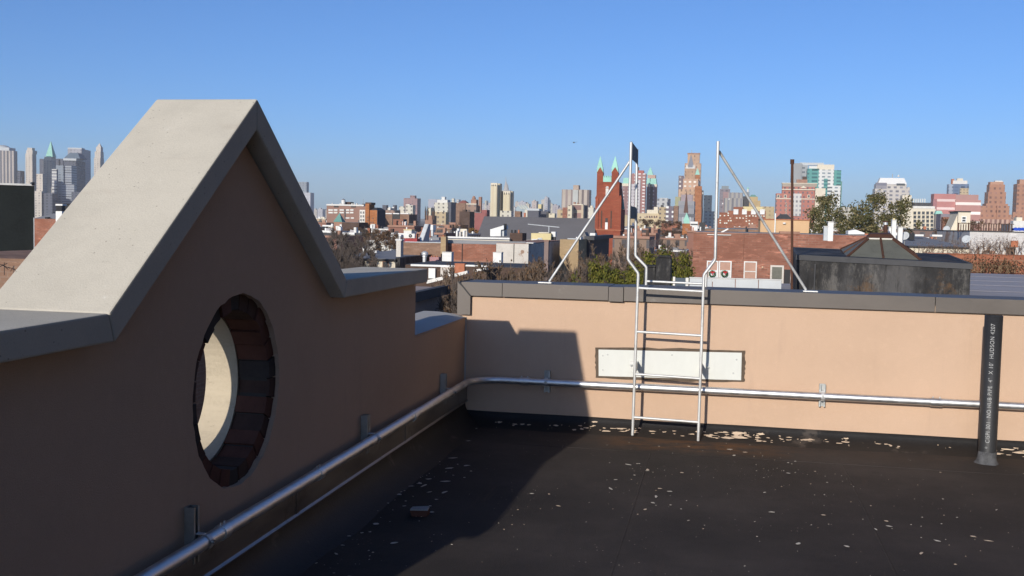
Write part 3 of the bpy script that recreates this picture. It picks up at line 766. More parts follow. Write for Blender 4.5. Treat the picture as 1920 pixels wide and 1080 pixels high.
for i in range(4):
    p, q = c[i], c[(i+1) % 4]; n_ = Vector((q.y-p.y, p.x-q.x, 0)).normalized()*.025
    b.hull([p+n_-Vector((0,0,.09)), q+n_-Vector((0,0,.09)), q-n_-Vector((0,0,.09)), p-n_-Vector((0,0,.09)), p+n_+Vector((0,0,.006)), q+n_+Vector((0,0,.006)), q-n_+Vector((0,0,.006)), p-n_+Vector((0,0,.006))])
b.build('rim', DARKROOF, bk, kb)
b = MB(); z0 = c[0].z
b.box(c[0].x+.3, c[0].x+.32, 19.88, 19.97, NZ, z0-.15); b.build('seam', DARKROOF, bk, kb)
# skylight
base = [PY(1588, 482.5, 20.4), PY(1726, 488, 20.3), PY(1714, 475, 22.6), PY(1577, 468, 22.6)]
top = [PY(1629, 447, 21.2), PY(1673, 448, 21.2), PY(1671, 444.5, 21.9), PY(1629, 444, 21.9)]
sk = thing('skylight', 'hipped skylight of dusty glass in rusty bars on the black bulkhead', 'skylight', base[0]); sb = base[0]
b = MB(); b.hull([v-Vector((0, 0, .12)) for v in base]+[v+Vector((0,0,.0)) for v in base]); b.build('kerb', RUST, sk, sb)
ins = [v+Vector((0, 0, .004)) for v in base]
b = MB(); b.hull(ins+top); b.build('pane', GLASSG, sk, sb)
b = MB(); rr = .028
for p, q in zip(ins, top): b.tube([p, q], rr, 6)
for k in (.5,):
    for (i, j) in ((0, 1), (1, 2), (3, 0)):
        if k != .5 and (i, j) != (0, 1): continue
        b.tube([ins[i].lerp(ins[j], k)+Vector((0,-.008,.01)), top[i].lerp(top[j], k)+Vector((0,-.008,.012))], rr*.75, 6)
b.build('glazing_bars', RUST, sk, sb)
tc = [v.lerp(sum(top, Vector())/4, -.12) for v in top]
b = MB(); b.hull([v+Vector((0, 0, -.012)) for v in tc]+[v+Vector((0, 0, .02)) for v in tc]); b.build('cap_curb', WHITE2, sk, sb)
mid_ = sum(top, Vector())/4
tp = [v.lerp(mid_, .12)+Vector((0, 0, .085)) for v in top]
b = MB(); b.hull([v.lerp(mid_, -.2)+Vector((0, 0, .021)) for v in top]+tp); b.build('cap', RUST, sk, sb)
# rusty pole
p0 = PY(1485, 552, 19.2); p1 = PY(1485.5, 301, 19.2)
t = thing('vent_pole', 'tall thin rusty pole rising beside the black bulkhead', 'pole', (p0.x, 19.2, NZ))
MB().tube([(p0.x, 19.2, NZ), tuple(p1)], .022, 8).build('pole', RUST, t, (p0.x, 19.2, NZ))
MB().tube([p1-Vector((0, 0, .06)), p1+Vector((0, 0, .02))], .034, 8).build('cap', RUST, t, (p0.x, 19.2, NZ))
# two black roof boxes
for nm, xa, xb, yt, Y, dep, lab in (('flue_box', 1230, 1258, 483, 16.2, .35, 'tall black tarred flue box seen through the ladder'), ('flue_box', 1207, 1229, 501, 16.3, .4, 'low black tarred box left of the taller flue box')):
    a, q = PY(xa, yt, Y), PY(xb, yt, Y); t = thing(nm, lab, 'flue', ((a.x+q.x)/2, Y, NZ)); tb = ((a.x+q.x)/2, Y, NZ)
    w = q.x-a.x; b = MB(); b.frus(a.x-.01, q.x+.01, Y, Y+dep, NZ-.01, a.z, .012, .01); b.build('shaft', BLACK, t, tb, bevel=.012)
    b = MB(); b.box(a.x-.018+(w*.25 if w > .2 else 0), q.x+.018-w*.1, Y-.015, Y+dep*.7, a.z+.001, a.z+.03); b.build('lid', BLACK, t, tb, bevel=.006)
    b = MB(); b.box(a.x+w*.3, a.x+w*.6, Y-.008, Y+.001, NZ+.2, NZ+.215); b.build('hasp', STRUT, t, tb)
# pale low parapet panels
xs_ = [1292.5, 1336, 1379, 1422.5, 1466]
for i in range(4):
    a, q = PY(xs_[i]+.6, 521+i*1.1, 19), PY(xs_[i+1]-.6, 521.9+i*1.1, 19)
    t = thing('parapet_panel', ['leftmost pale parapet panel behind the right ladder rail', 'pale parapet panel below the wreath windows', 'pale parapet panel with a small dark scupper', 'rightmost pale parapet panel below the peeling door'][i], 'parapet panel', (a.x, 19, NZ), 0, 'pale parapet panels')
    b = MB(); b.box(a.x, q.x, 19, 19.12, NZ-.01, a.z); b.build('face', PALEGREY, t, (a.x, 19, NZ), bevel=.006)
    b = MB(); b.box(a.x-.004, q.x+.004, 18.985, 19.135, a.z+.001, a.z+.012); b.build('cap', WHITE2, t, (a.x, 19, NZ))
    if i == 2: b = MB(); b.box(a.x+.1, a.x+.17, 18.992, 19.0, NZ+.03, NZ+.05); b.build('scupper', DARK, t, (a.x, 19, NZ))
a, q = PY(1264, 521, 19.05), PY(1288, 521, 19.05)
t = thing('parapet_panel', 'dark blue grey end panel beside the tall flue box', 'parapet panel', (a.x, 19.05, NZ), 0, 'pale parapet panels')
b = MB(); b.box(a.x, q.x, 19.05, 19.15, NZ-.01, a.z); b.build('face', mottled('blue_slate_panel', (.07, .09, .11), .3, 3, .7), t, (a.x, 19.05, NZ))
b = MB(); b.box(a.x-.02, a.x+.02, 19.03, 19.049, NZ-.01, a.z+.02); b.box(q.x-.02, q.x+.03, 19.03, 19.049, NZ-.01, a.z+.01); b.build('post', WHITE2, t, (a.x, 19.05, NZ))

# rust red low wall with dry creepers at the far edge of the silver roof
w_ = BL('boundary_wall', 'low rust red brick wall behind the silver roof', 1850, 35, cat='wall')
w_.box('wall', BK_LOW, 1740, 1990, 478, d=0, dep=.4); w_.box('coping', TERRA, 1738, 1992, 477.4, 478, d=-.03, dep=.5)

# ============================================================ brick house with wreaths, 75 m off
h = BL('brick_house', 'long mottled red brick house with wreaths in its white window', 1480, 75)
h.box('wall', BK_RED2, 1300.5, 1640, 438.5, d=0, dep=11)
h.box('coping', STAIN, 1300, 1420, 437.2, 438.5, d=-.06, dep=.5); h.box('coping', STAIN, 1462, 1500, 434, 438.5, d=-.05, dep=.8); h.box('coping', WHITE2, 1326, 1371, 439.5, 441, d=-.12, dep=.1)
h.box('roof', GREYROOF, 1302, 1637, 438, 438.4, d=.6, dep=9.8)
h.window(1325.5, 1347.2, 489, 528, WHITE, GLASSP, mull=1); h.window(1348.2, 1372, 489.3, 528, WHITE, GLASSP, mull=1)
h.window(1395, 1419.5, 490, 528, WHITE2, GLASSP, mull=1)
for xa, xb in ((1328.5, 1344.5), (1351, 1369)): h.box('lower_pane', GLASSB, xa, xb, 506.5, 526, d=-.068, dep=.04)
h.window(1444.5, 1470, 497.5, 535, PEEL, GLASSG, t=.12)
h.box('doorway', DARK, 1470.5, 1482, 505.5, 540, d=-.03, dep=.1); h.box('door_post', WHITE2, 1482.5, 1486, 508, 540, d=-.08, dep=.1)
h.box('lamp', mottled('door_lamp', (.6, .45, .3), .1), 1428.5, 1431, 499.5, 502.5, d=-.15, dep=.14)
for i in range(5): h.box('brick_pier', BK_RED2, 1394.2-1.2+i*.0, 1395.2, 440, 489, d=-.07, dep=.06) if i == 0 else None
for px, lab in ((1335.5, 'round green wreath with red bow in the left half of the double window'), (1358.5, 'round green wreath with red bow in the right half of the double window')):
    u, z = h.lp(px, 513.5, -.16); p = h.base+Vector((u, -.16, z))
    t = thing('wreath', lab, 'wreath', p, 0, 'christmas wreaths'); rng = random.Random(int(px))
    b = MB()
    for k in range(420):
        a = rng.uniform(0, 2*pi); r_ = .19+rng.gauss(0, .028); q = Vector((r_*cos(a), rng.gauss(0, .03), r_*sin(a))); dd = Vector((rng.uniform(-1, 1), rng.uniform(-1, .3), rng.uniform(-1, 1))).normalized()*.05; e = dd.cross(Vector((0, 1, .3))).normalized()*.014
        b.add([q-e, q+e, q+dd+e*.2, q+dd-e*.2], [(0, 1, 2, 3)])
    b.build('greenery', mottled('wreath_green', (.03, .075, .025), .5, 20), t)
    b = MB(); o_ = (.02, .12) if px < 1340 else (.05, .12)
    for sx in (-1, 1): b.hull([(o_[0], -.08, o_[1]-.02), (o_[0]+sx*.13, -.09, o_[1]-.06), (o_[0]+sx*.13, -.06, o_[1]-.06), (o_[0], -.05, o_[1]-.02), (o_[0], -.08, o_[1]+.02), (o_[0]+sx*.12, -.09, o_[1]+.07), (o_[0]+sx*.12, -.06, o_[1]+.07), (o_[0], -.05, o_[1]+.02)])
    b.box(o_[0]-.03, o_[0]+.03, -.1, -.04, o_[1]-.035, o_[1]+.035)
    b.hull([(o_[0]-.03, -.08, -.06), (o_[0]+.03, -.08, -.06), (o_[0]+.03, -.06, -.06), (o_[0]-.03, -.06, -.06), (o_[0]-.02, -.08, o_[1]), (o_[0]+.02, -.08, o_[1]), (o_[0]+.02, -.06, o_[1]), (o_[0]-.02, -.06, o_[1])])
    b.build('bow', mottled('red_ribbon', (.5, .03, .035), .1), t)
h = BL('roof_hatch', 'white roof hatch propped open at the top of the mottled brick house', 1356, 76.5, cat='hatch')
h.box('curb', PALEGREY, 1345, 1358, 436.5, 441, dep=1); h.poly('lid', WHITE, [(1352, 434.5), (1365, 427.8), (1366, 430), (1353, 437)], d=.1, dep=.8)
h = BL('penthouse', 'peach rendered rooftop penthouse with a red edge behind the brick house', 1472, 90, cat='penthouse')
h.box('wall', ORANGE, 1426, 1517.5, 412.5, 442, dep=6); h.box('trim', TERRA, 1425, 1518.5, 410.8, 412.5, d=-.1, dep=6.2); h.pyr('roof', DARKROOF, 1454, 1487, 401.5, 410.8, d=1, dep=1.6, k=.32)
h.box('lamp', WHITE2, 1468, 1473, 417, 420, d=-.2, dep=.2); h.box('downpipe', STRUT, 1453, 1455, 400, 437, d=-.12, dep=.1)
h = BL('grey_roofed_house', 'low house with a flat grey roof left of the peach penthouse', 1375, 100)
h.box('wall', BK_BRN, 1322, 1428, 430, dep=22, roof=GREYROOF); h.box('chimney', DARK, 1398, 1401, 425, 437, d=-.6, dep=.4)
for xa, xb, yt, yb, mt, lab in ((1553, 1563, 416.5, 442, WHITE, 'white square chimney in front of the left green tree'), (1545, 1552.5, 425, 441, PALEGREY, 'short grey chimney beside the left green tree'), (1673, 1681, 413, 447, WHITE, 'tall white chimney with a yellow pot behind the skylight'),
                                (1684.5, 1693, 426.5, 455, WHITE, 'plain white chimney right of the skylight'), (1667, 1671.5, 426, 446, WHITE, 'thin white chimney close to the steel flue')):
    t = BL('chimney', lab, (xa+xb)/2, 68, cat='chimney'); t.box('stack', mt, xa, xb, yt, yb+10, dep=.4); t.box('cap', WHITE2, xa-.7, xb+.7, yt-1.2, yt, d=-.05, dep=.5)
    if 'yellow' in lab: t.cyl('pot', YELLOW, 1674.5, 1679, 409, 412, d=.05)
t = BL('steel_flue', 'rusty flue with a shiny steel collar behind the skylight', 1661, 66, cat='flue'); t.cyl('pipe', RUST, 1657.5, 1665, 421.5, 455); t.cyl('collar', GALV, 1657, 1665.5, 416.5, 421.5, d=-.01); t.cyl('cap', RUST, 1655.5, 1667, 414.5, 416.5, d=-.05)
t = BL('roof_shed', 'low rooftop shed with a bright white roof at the end of the brick house', 1606, 79, cat='shed')
t.box('wall', DARK, 1592, 1620, 439.5, 450, dep=1.5); t.poly('roof', WHITE, [(1590.5, 433), (1604, 430.5), (1621, 436.5), (1621, 439.4), (1590.5, 439.4)], d=-.1, dep=1.7); t.box('brick_end', TERRA, 1621.5, 1628, 438, 450, dep=1)
# right hand houses
h = BL('grey_roofed_house', 'low cream house with a wide grey roof and dark eaves on the right', 1760, 72)
h.box('wall', CREAM, 1690, 1818, 464, dep=18); h.box('eaves', DARKROOF, 1689, 1819, 461.8, 464, d=-.25, dep=.5); 
u0, u1, _, zt, _ = h.span(1690, 1818, 461.8, None, 0, 1, None, None); zr = h.lp(1754, 443, 18)[1]
b = MB(); b.hull([(u0, .26, zt-.3), (u1, .26, zt-.3), (u1, 18, zt-.3), (u0, 18, zt-.3), (u0, .26, zt), (u1, .26, zt), (u1, 18, zr), (u0, 18, zr)]); b.build('roof', GREYROOF, h.o)
h.box('skylight_kerb', WHITE, 1716, 1732, 439.5, 443, d=12, dep=1); h.box('skylight_kerb', WHITE, 1748, 1767, 440, 443.5, d=13, dep=1); h.box('roof_box', DARK, 1706, 1715, 437, 450, d=8, dep=1)
h = BL('white_house', 'whitewashed brick house covered in bare vines at the right edge', 1880, 80)
h.box('wall', BK_VINE, 1818.5, 1985, 435.5, dep=12); h.box('coping', DARKROOF, 1818, 1986, 434.3, 435.5, d=-.1, dep=12.2); h.box('brick_patch', TERRA, 1896, 1909.5, 451.5, 463, d=-.12, dep=.11)
h.box('brick_patch', STAIN, 1855, 1866, 470, 478, d=-.1, dep=.09); h.box('window', DARK, 1889, 1904, 464, 480, d=-.05, dep=.1)
t = BL('railing', 'brown timber deck railing on top of the whitewashed house', 1850, 82, cat='railing')
t.box('top_rail', BK_DRK, 1796, 1901, 419, 420.2, dep=.1); t.box('bottom_rail', BK_DRK, 1796, 1901, 432.3, 433.4, dep=.1)
for i in range(22): t.box('baluster', BK_DRK if i % 4 else RUST, 1796.5+i*4.75, 1798+i*4.75+(.8 if i % 4 == 0 else 0), 420.4 if i % 4 else 417.5, 434.2, d=.02, dep=.06)
t = BL('tarpaulin', 'crumpled blue tarpaulin on the roof edge at the far right', 1912, 83, cat='tarpaulin')
b = MB(); rng = random.Random(4); N = 14
u0, z0 = t.lp(1901, 434.5); u1, z1 = t.lp(1932, 425)
vs = []; fs = []
for j in range(N+1):
    for i in range(N+1): vs.append((u0+(u1-u0)*i/N, j*.06+rng.uniform(-.02, .02), z0+(z1-z0)*sin(pi*(.1+.8*j/N))*(.7+.3*mnoise.noise(Vector((i*.6, j*.6, 1))))))
for j in range(N):
    for i in range(N): k = j*(N+1)+i; fs.append((k, k+1, k+N+2, k+N+1))
b.add(vs, fs); b.build('sheet', mottled('blue_plastic', (.03, .08, .42), .3, 3, .5), t.o)
t = BL('roof_bulkhead', 'cream stair bulkhead with a sloping back and one small window', 1806, 92, cat='bulkhead')
t.box('wall', CREAM, 1797, 1820, 397.5, 440, dep=3.4); t.box('roof', DARKROOF, 1795.5, 1821, 395.6, 397.5, d=-.1, dep=3.6)
t.poly('sloping_side', CREAM, [(1796.8, 398.5), (1796.8, 443), (1777, 443)], d=.3, dep=2.8)
t.window(1802.5, 1812, 405.5, 417, WHITE, GLASSD, mull=1)
for px, py, D, lab in ((1697, 443, 69, 'grey satellite dish beside the plain white chimney'), (1812, 449, 74, 'grey satellite dish at the end of the wide grey roof'), (1775, 430, 92, 'grey satellite dish left of the cream bulkhead')):
    t = BL('satellite_dish', lab, px, D, cat='satellite dish'); u, z = t.lp(px, py)
    b = MB(); b.lathe([(.02, 0), (.16, .02), (.28, .07), (.27, .078), (.15, .03), (.02, .012)], (0, 0, 0), 14); o = b.build('dish', PALEGREY, t.o); o.location = (u, 0, z); o.rotation_euler = (R(65), 0, R(-30))
    b = MB(); b.tube([(u, .05, z-.1), (u, .1, z-.9)], .03, 6); b.build('mast', STRUT, t.o)

# ============================================================ left edge
h = BL('dark_house', 'near black house wall with a white coping at the left edge', 20, 62, R(40))
h.box('wall', mottled('near_black_wall', (.013, .016, .015), .5, .5), -120, 64, 346, dep=9); h.box('coping', WHITE2, -121, 59, 342, 345.6, d=-.1, dep=9.2); h.box('chimney', DARK, 59.5, 65, 341.5, 347, d=.5, dep=1.2); h.box('corner_pipe', PALEGREY, 63, 64.4, 408, 480, d=-.15, dep=.12)  # whole wall in one mottled near-black tone
h = BL('low_brick_house', 'low brown brick house wall at the left edge with an aerial', 0, 34)
h.box('wall', BK_BRN, -200, 60, 482, dep=16); 
MB_ = MB(); u, z = h.lp(8, 500, -.4)
for a, q in (((u, -.4, z-.3), (u, -.4, z+.15)), ((u-.22, -.4, z+.1), (u+.22, -.4, z-.05)), ((u-.15, -.5, z-.02), (u+.05, -.3, z+.12)), ((u, -.5, z+.08), (u+.12, -.35, z-.1))): MB_.tube([a, q], .012, 5)
MB_.build('aerial', DARK, h.o)
h = BL('brick_house', 'red brick house with a grey hipped roof beside the near black wall', 88, 120)
h.box('wall', BK_RED, 58, 150, 410.5, dep=9); h.pyr('roof', GREYROOF, 62, 128, 396, 410.3, d=.4, dep=8, k=.42, ky=.4); h.box('skylight', DARK, 84, 90, 407, 410, d=-.1, dep=.5)
h = BL('chimney', 'white chimney with a black top left of the gable slope', 110, 100, cat='chimney'); h.box('stack', WHITE, 104.5, 116, 396, 425, dep=.7); h.box('band', DARK, 105, 115.5, 385.5, 396, d=.02, dep=.6); h.box('cap', WHITE, 104, 117, 382.5, 385.5, d=-.05, dep=.75)
h = BL('chimney', 'broad black chimney touching the gable slope', 125, 104, cat='chimney'); h.box('stack', DARK, 117, 137, 384, 420, dep=.9); h.box('cap', BLACK, 116, 138, 382, 384, d=-.05, dep=1)

# ============================================================ terrace left of centre, 105-150 m
h = BL('cream_house', 'cream rendered row house with grey roof and three small windows', 690, 104)
h.box('wall', CREAM, 672, 741, 487.5, dep=24); h.box('eaves', BLACK, 600, 741.5, 484.5, 487.5, d=-.3, dep=.6)
h.box('side_wall', BK_TAN, 590, 671.5, 488, d=.02, dep=24)
zt = h.lp(690, 484.5)[1]; zr = h.lp(700, 468.5, 24)[1]; u0 = h.lp(600, 484)[0]; u1 = h.lp(741.5, 484)[0]
b = MB(); b.hull([(u0, .32, zt-.5), (u1, .32, zt-.5), (u1, 24, zt-.5), (u0, 24, zt-.5), (u0, .32, zt), (u1, .32, zt), (u1, 24, zr), (u0, 24, zr)]); b.build('roof', GREYROOF, h.o)
for xa in (670.8, 694, 717.5): h.window(xa, xa+11.5, 489.5, 512, STAIN, GLASSD, t=.06)
h.box('pipe_stack', WHITE, 679.5, 682.5, 461, 477, d=4, dep=.4); h.box('roof_hatch', WHITE, 700, 706, 470, 474, d=12, dep=1); h.box('gable_wall', BLACK, 741.6, 750, 483, d=.1, dep=20)
t = BL('chimney', 'tall whitewashed chimney between the cream house and the brick terrace', 747, 110, cat='chimney'); t.box('stack', PEEL, 743, 751.5, 451, 492, dep=1.0); t.box('cap', WHITE, 741.5, 753, 448.8, 451, d=-.08, dep=1.2); t.box('pot', WHITE2, 748.5, 750.5, 443, 448.8, d=.3, dep=.3)
h = BL('brick_house', 'brown brick row house with a grey roof carrying an air conditioner', 790, 116)
h.box('wall', BK_BRN, 753, 827, 455, dep=14, roof=SILVER); h.box('trim', PALEGREY, 760, 827, 453.6, 455, d=-.06, dep=.3)
t = BL('air_conditioner', 'white air conditioner with a round fan on a red stand', 770, 117, cat='air conditioner')
t.box('cabinet', WHITE2, 764, 777.5, 438, 446.3, dep=.5); t.box('stand', mottled('red_steel', (.30, .05, .05), .2), 757, 782, 447, 453, d=-.1, dep=1.2)
u, z = t.lp(769.5, 442.2); b = MB(); b.tube([(u, -.01, z), (u, -.05, z)], .2, 16); b.build('fan_grille', DARK, t.o); b = MB(); b.tube([(u, -.051, z), (u, -.06, z)], .06, 10); b.build('fan_hub', PALEGREY, t.o)
t = BL('roof_hut', 'small pale rooftop hut behind the air conditioner', 764, 122, cat='hut'); t.box('wall', WHITE2, 757, 771.5, 432, 446, dep=1.5); t.box('cap', YELLOW, 756.5, 772, 430, 432, d=-.05, dep=1.6); t.cyl('vent', WHITE, 761, 763.5, 426, 430, d=.5)
t = BL('roof_bulkhead', 'steep silver clad stair bulkhead on the brown brick house', 788, 118, cat='bulkhead')
u0, z0 = t.lp(778.5, 451); u1, _ = t.lp(787, 451); ut0, zt = t.lp(788.5, 420); ut1, _ = t.lp(795.5, 421)
b = MB(); b.hull([(u0, 0, z0-1), (u1, 0, z0-1), (u1+.35, 2.2, z0-1), (u0+.3, 2.2, z0-1), (ut0, 1.7, zt), (ut1, 1.7, zt), (ut1+.1, 2.2, zt), (ut0, 2.2, zt)]); b.build('cladding', PALEGREY, t.o)
b = MB(); b.hull([(u1+.006, .0, z0-1), (u1+.36, 2.2, z0-1), (u1+.41, 2.2, z0-1), (u1+.05, 0, z0-1), (ut1+.006, 1.7, zt-.02), (ut1+.11, 2.19, zt-.02), (ut1+.16, 2.19, zt-.02), (ut1+.05, 1.7, zt-.02)]); b.build('side_cheek', SILVER, t.o)
t = BL('roof_hut', 'white rooftop hut with a dark window right of the silver bulkhead', 804, 124, cat='hut'); t.box('wall', WHITE, 796, 812, 421.5, 431, dep=1.4); t.window(800.5, 804.5, 422.5, 428.5, WHITE2, GLASSD); t.box('base', TERRA, 798, 807, 431.3, 445, d=.1, dep=1); t.box('post', PALEGREY, 808, 812, 431.3, 443, d=.1, dep=.4)
t = BL('chimney', 'tan brick chimney between the brown and the red brick houses', 831, 114.5, cat='chimney'); t.box('stack', BK_TAN, 826.5, 836, 443.5, 476, dep=.9); t.cyl('pot', TERRA, 829.5, 833, 441, 443.5, d=.2)
t = BL('roof_ventilator', 'galvanised mushroom ventilator standing before the brown brick wall', 795, 100, cat='ventilator'); t.cyl('duct', GALV, 791.5, 798.5, 480, 503, n=12); t.cyl('hood', GALV, 788.5, 801, 471, 476, d=-.14, dome=True); t.cyl('hood_skirt', GALV, 788.5, 801, 476.1, 478.5, d=-.14, k=.8); t.cyl('hood_base', GALV, 790, 799.5, 478.6, 482, d=-.07, k=.85)
t = BL('chimney', 'pink brick chimney block right of the mushroom ventilator', 814, 103, cat='chimney'); t.box('stack', mottled('pink_brick', (.36, .2, .2), .2, 2), 805.5, 822.5, 482, 505, dep=1)
for k in range(3): t.cyl('pot', TERRA, 807.5+k*5, 810.5+k*5, 479.5, 482, d=.3)
t = BL('rooftop_cabinet', 'white rooftop cabinet in front of the tan chimney', 837, 102, cat='cabinet'); t.box('body', WHITE, 829, 846.5, 473.5, 497, dep=.9); t.box('lid', WHITE2, 828.5, 847, 472.5, 473.4, d=-.05, dep=1); t.box('panel_seam', PALEGREY, 830, 845.5, 479.5, 480.1, d=-.02, dep=.02)
t = BL('rooftop_cabinet', 'plain white cabinet before the whitewashed masonry house', 932, 102, cat='cabinet'); t.box('body', WHITE, 924.5, 940, 474, 493, dep=.9); t.box('leg', WHITE, 924, 927, 490, 500, d=-.05, dep=.4); t.box('lid', WHITE2, 924, 940.5, 473, 473.9, d=-.04, dep=1)
h = BL('brick_house', 'red brick row house with a brown band along its foot between chimney and white masonry', 880, 116)
h.box('wall', BK_RED, 836.5, 930, 457.5, dep=14, roof=GREYROOF); h.box('fascia', GREYROOF, 836.5, 985, 451.5, 457.3, d=.4, dep=1); h.box('downpipe', DARK, 866, 867.2, 457, 500, d=-.1, dep=.1); h.box('foot_band', STAIN, 838, 926, 489, 500, d=-.03, dep=.02)  # plain brown band across the foot of the wall
h = BL('masonry_house', 'corner house of peeling whitewashed masonry with a long dark flank', 960, 116)
h.box('wall', PEEL, 930.5, 991, 457, side=1058, par=None, roof=STAIN); h.box('flank', mottled('flank_shade_dark', (.05, .042, .045), .3, .5), 989.5, 991.6, 456.4, d=.3, side=1060); h.box('drainpipe', DARK, 963, 964, 457, 492, d=-.1, dep=.1); h.box('coping', WHITE2, 975, 1000, 454.6, 456.3, d=.5, dep=1.5)  # flank sheet: shade of the right side put into its dark colour
t = BL('chimney_flue', 'tall brownish flue standing in front of the dark flank', 1025, 84, cat='flue'); t.box('shaft', mottled('mauve_render', (.22, .16, .14), .15, 1), 1020.5, 1028.5, 452.5, dep=.5); t.box('cap', STAIN, 1019.8, 1029.2, 450.8, 452.4, d=-.03, dep=.6)
# low flat roofs with white kerbs before the terrace
h = BL('low_annex', 'low annex with white roof kerbs below the brick terrace', 860, 92)
h.box('wall', BK_DRK, 760, 1010, 500, dep=9, roof=DARKROOF); h.box('kerb', WHITE, 770, 852, 496.5, 500, d=-.08, dep=.35); h.box('kerb', WHITE, 873, 915, 497, 500, d=-.08, dep=.35); h.box('brick_pier', TERRA, 852.5, 871, 494, 512, d=-.2, dep=.9); h.box('whitewashed_pier', PEEL, 826, 848, 501, 517, d=-.25, dep=.6); h.box('white_panel', WHITE, 803.5, 816, 503, 522, d=-.3, dep=.25)
h = BL('white_kerb_roof', 'low roof edge with broken white kerbs slanting down to the street trees', 850, 76)
h.poly('kerb', WHITE2, [(800, 525.5), (876, 507.5), (877, 513), (800, 532)], d=0, dep=.4); h.poly('kerb', WHITE2, [(888, 506), (912, 502), (913, 505.5), (889, 510)], d=0, dep=.4); h.poly('wall', BK_DRK, [(795, 532), (912, 506), (912, 700), (795, 700)], d=.05, dep=5)
# dark street front seen beyond the corner
h = BL('street_house', 'shaded brown street front with slot windows past the corner of the parapets', 740, 46)
h.box('wall', mottled('brown_stone', (.34, .27, .23), .2, .6), 690, 757, 553, side=829); u0, u1, z0, zt, dep = h.span(690, 757, 553, None, 0, None, 829, None)
b = MB(); b.box(u1+.001, u1+.35, -.2, dep+.3, zt-.35, zt+.1); b.build('cornice', DARKROOF, h.o)
for k in range(6):
    y = dep*(.24+.145*k); b = MB(); b.box(u1+.001, u1+.05, y-.45, y+.45, zt-3.2, zt-1.2); f = b.build('window', DARK, h.o)
    b = MB(); b.box(u1+.051, u1+.06, y-.36, y+.36, zt-3.1, zt-1.3); b.build('pane', GLASSD, f)

# 125-160 m
h = BL('tan_house', 'tan house front with a steep dark flank right of the tall flue', 1072, 132)
h.box('wall', BK_TAN, 1050, 1085, 449, side=1105); h.gable('dormer', LEAD, 1089, 1103, 435.5, 449, d=10, dep=3); h.box('tank', WHITE, 1080, 1089, 444.5, 452, d=2, dep=2.2); h.box('coping', PALEGREY, 1064, 1086, 447, 448.8, d=-.1, dep=.6)
h = BL('dark_house', 'dark sided house in front of the red church tower', 1122, 140)
h.box('wall', mottled('flank_shade_dark', (.05, .042, .045)), 1096, 1106, 450, side=1142); u0, u1, z0, zt, dep = h.span(1096, 1106, 450, None, 0, None, 1142, None)  # wall colour carries the shade of its right side
b = MB(); b.box(u0, u1+.6, -.2, dep+.3, zt+.003, zt+.5); b.build('cornice', DARKROOF, h.o); h.box('hut', WHITE, 1106, 1116, 437, 449, d=8, dep=2)
t = BL('roof_bulkhead', 'yellow rooftop bulkhead with a grey door and white units', 1015, 150, cat='bulkhead')
t.box('wall', YELLOW, 996, 1033, 437.5, 456, dep=4); t.box('cap', CREAM, 1010, 1029, 435.5, 437.4, d=-.1, dep=3); t.box('door', PALEGREY, 1008.5, 1016.5, 446, 456, d=-.08, dep=.07); t.box('white_unit', WHITE, 997, 1008, 448, 456, d=-.7, dep=.6)
b = MB(); u, z = t.lp(1025, 424.5); b.tube([(u-3.1, 2, z+.25), (u+1.5, 2, z-.1)], .06, 5); b.tube([(u, 2, z), (u, 2, z-1.2)], .06, 5); b.build('aerial', PALEGREY, t.o)
t = BL('water_box', 'white box tank beside the yellow bulkhead', 1037, 151, cat='tank'); t.box('tank', WHITE, 1033.8, 1041.5, 434.5, 444, dep=1); t.box('stand', DARK, 1034.5, 1041, 444.3, 456, d=.1, dep=.8)
t = BL('roof_bulkhead', 'white lean-to bulkhead against the grey church roof', 932, 140, cat='bulkhead')
t.poly('wall', WHITE, [(919, 443), (919, 430.2), (944.5, 422.5), (944.5, 430), (939, 431), (939, 443)], d=0, dep=3); t.box('wall', PALEGREY, 939.5, 945, 431.2, 443, d=.5, dep=2); t.cyl('cap', DARK, 944, 949.5, 419.5, 431, d=.5)
h = BL('row_house', 'row house with a long white roof edge below the lean-to bulkhead', 905, 138)
h.box('wall', CREAM, 838, 955.5, 449.5, dep=12, roof=GREYROOF); h.box('coping', WHITE, 838, 955.5, 444.5, 447.5, d=-.1, dep=.5); h.box('chimney', BK_DRK, 956, 979.5, 437, d=1, dep=3)
for k, xa in enumerate((855, 861, 868, 873)): h.box('chimney', WHITE if k % 2 == 0 else PEEL, xa, xa+3, 432.5+k % 2*2, 445, d=1.5, dep=.8)
for xa, w in ((958, 3), (964, 4), (971, 3)): h.cyl('chimney_pot', [TERRA, DARK, TERRA][xa % 3], xa, xa+w, 431, 437, d=1.5)
# ============================================================ the red brick church
h = BL('church', 'red brick church with twin green turrets on its tower and a long slate roof', 1140, 270)
D0 = 0
h.box('tower', BK_CH, 1119, 1161.5, 341, dep=7)
h.box('tower_base', BK_CH, 1114, 1163, 432, d=-.6, dep=8.5)
h.box('buttress', BK_CH, 1116.5, 1122.5, 372, d=-.35, dep=.34+3); h.box('buttress', BK_CH, 1158.5, 1165, 372, d=-.35, dep=3)
h.pyr('buttress_cap', BK_CH, 1115.5, 1122.8, 366, 372, d=-.35, dep=3, k=.3); h.pyr('buttress_cap', BK_CH, 1158.3, 1165.8, 366, 372, d=-.35, dep=3, k=.3)
h.box('string_course', TERRA, 1112.5, 1164.5, 430.5, 432, d=-.8, dep=8.9)
h.box('battlement', COPPER, 1130, 1146.5, 332.5, 341, d=-.05, dep=.9)
for k in range(4): h.box('merlon', COPPER, 1130+k*4.4, 1132.6+k*4.4, 329.5, 332.4, d=-.05, dep=.9)
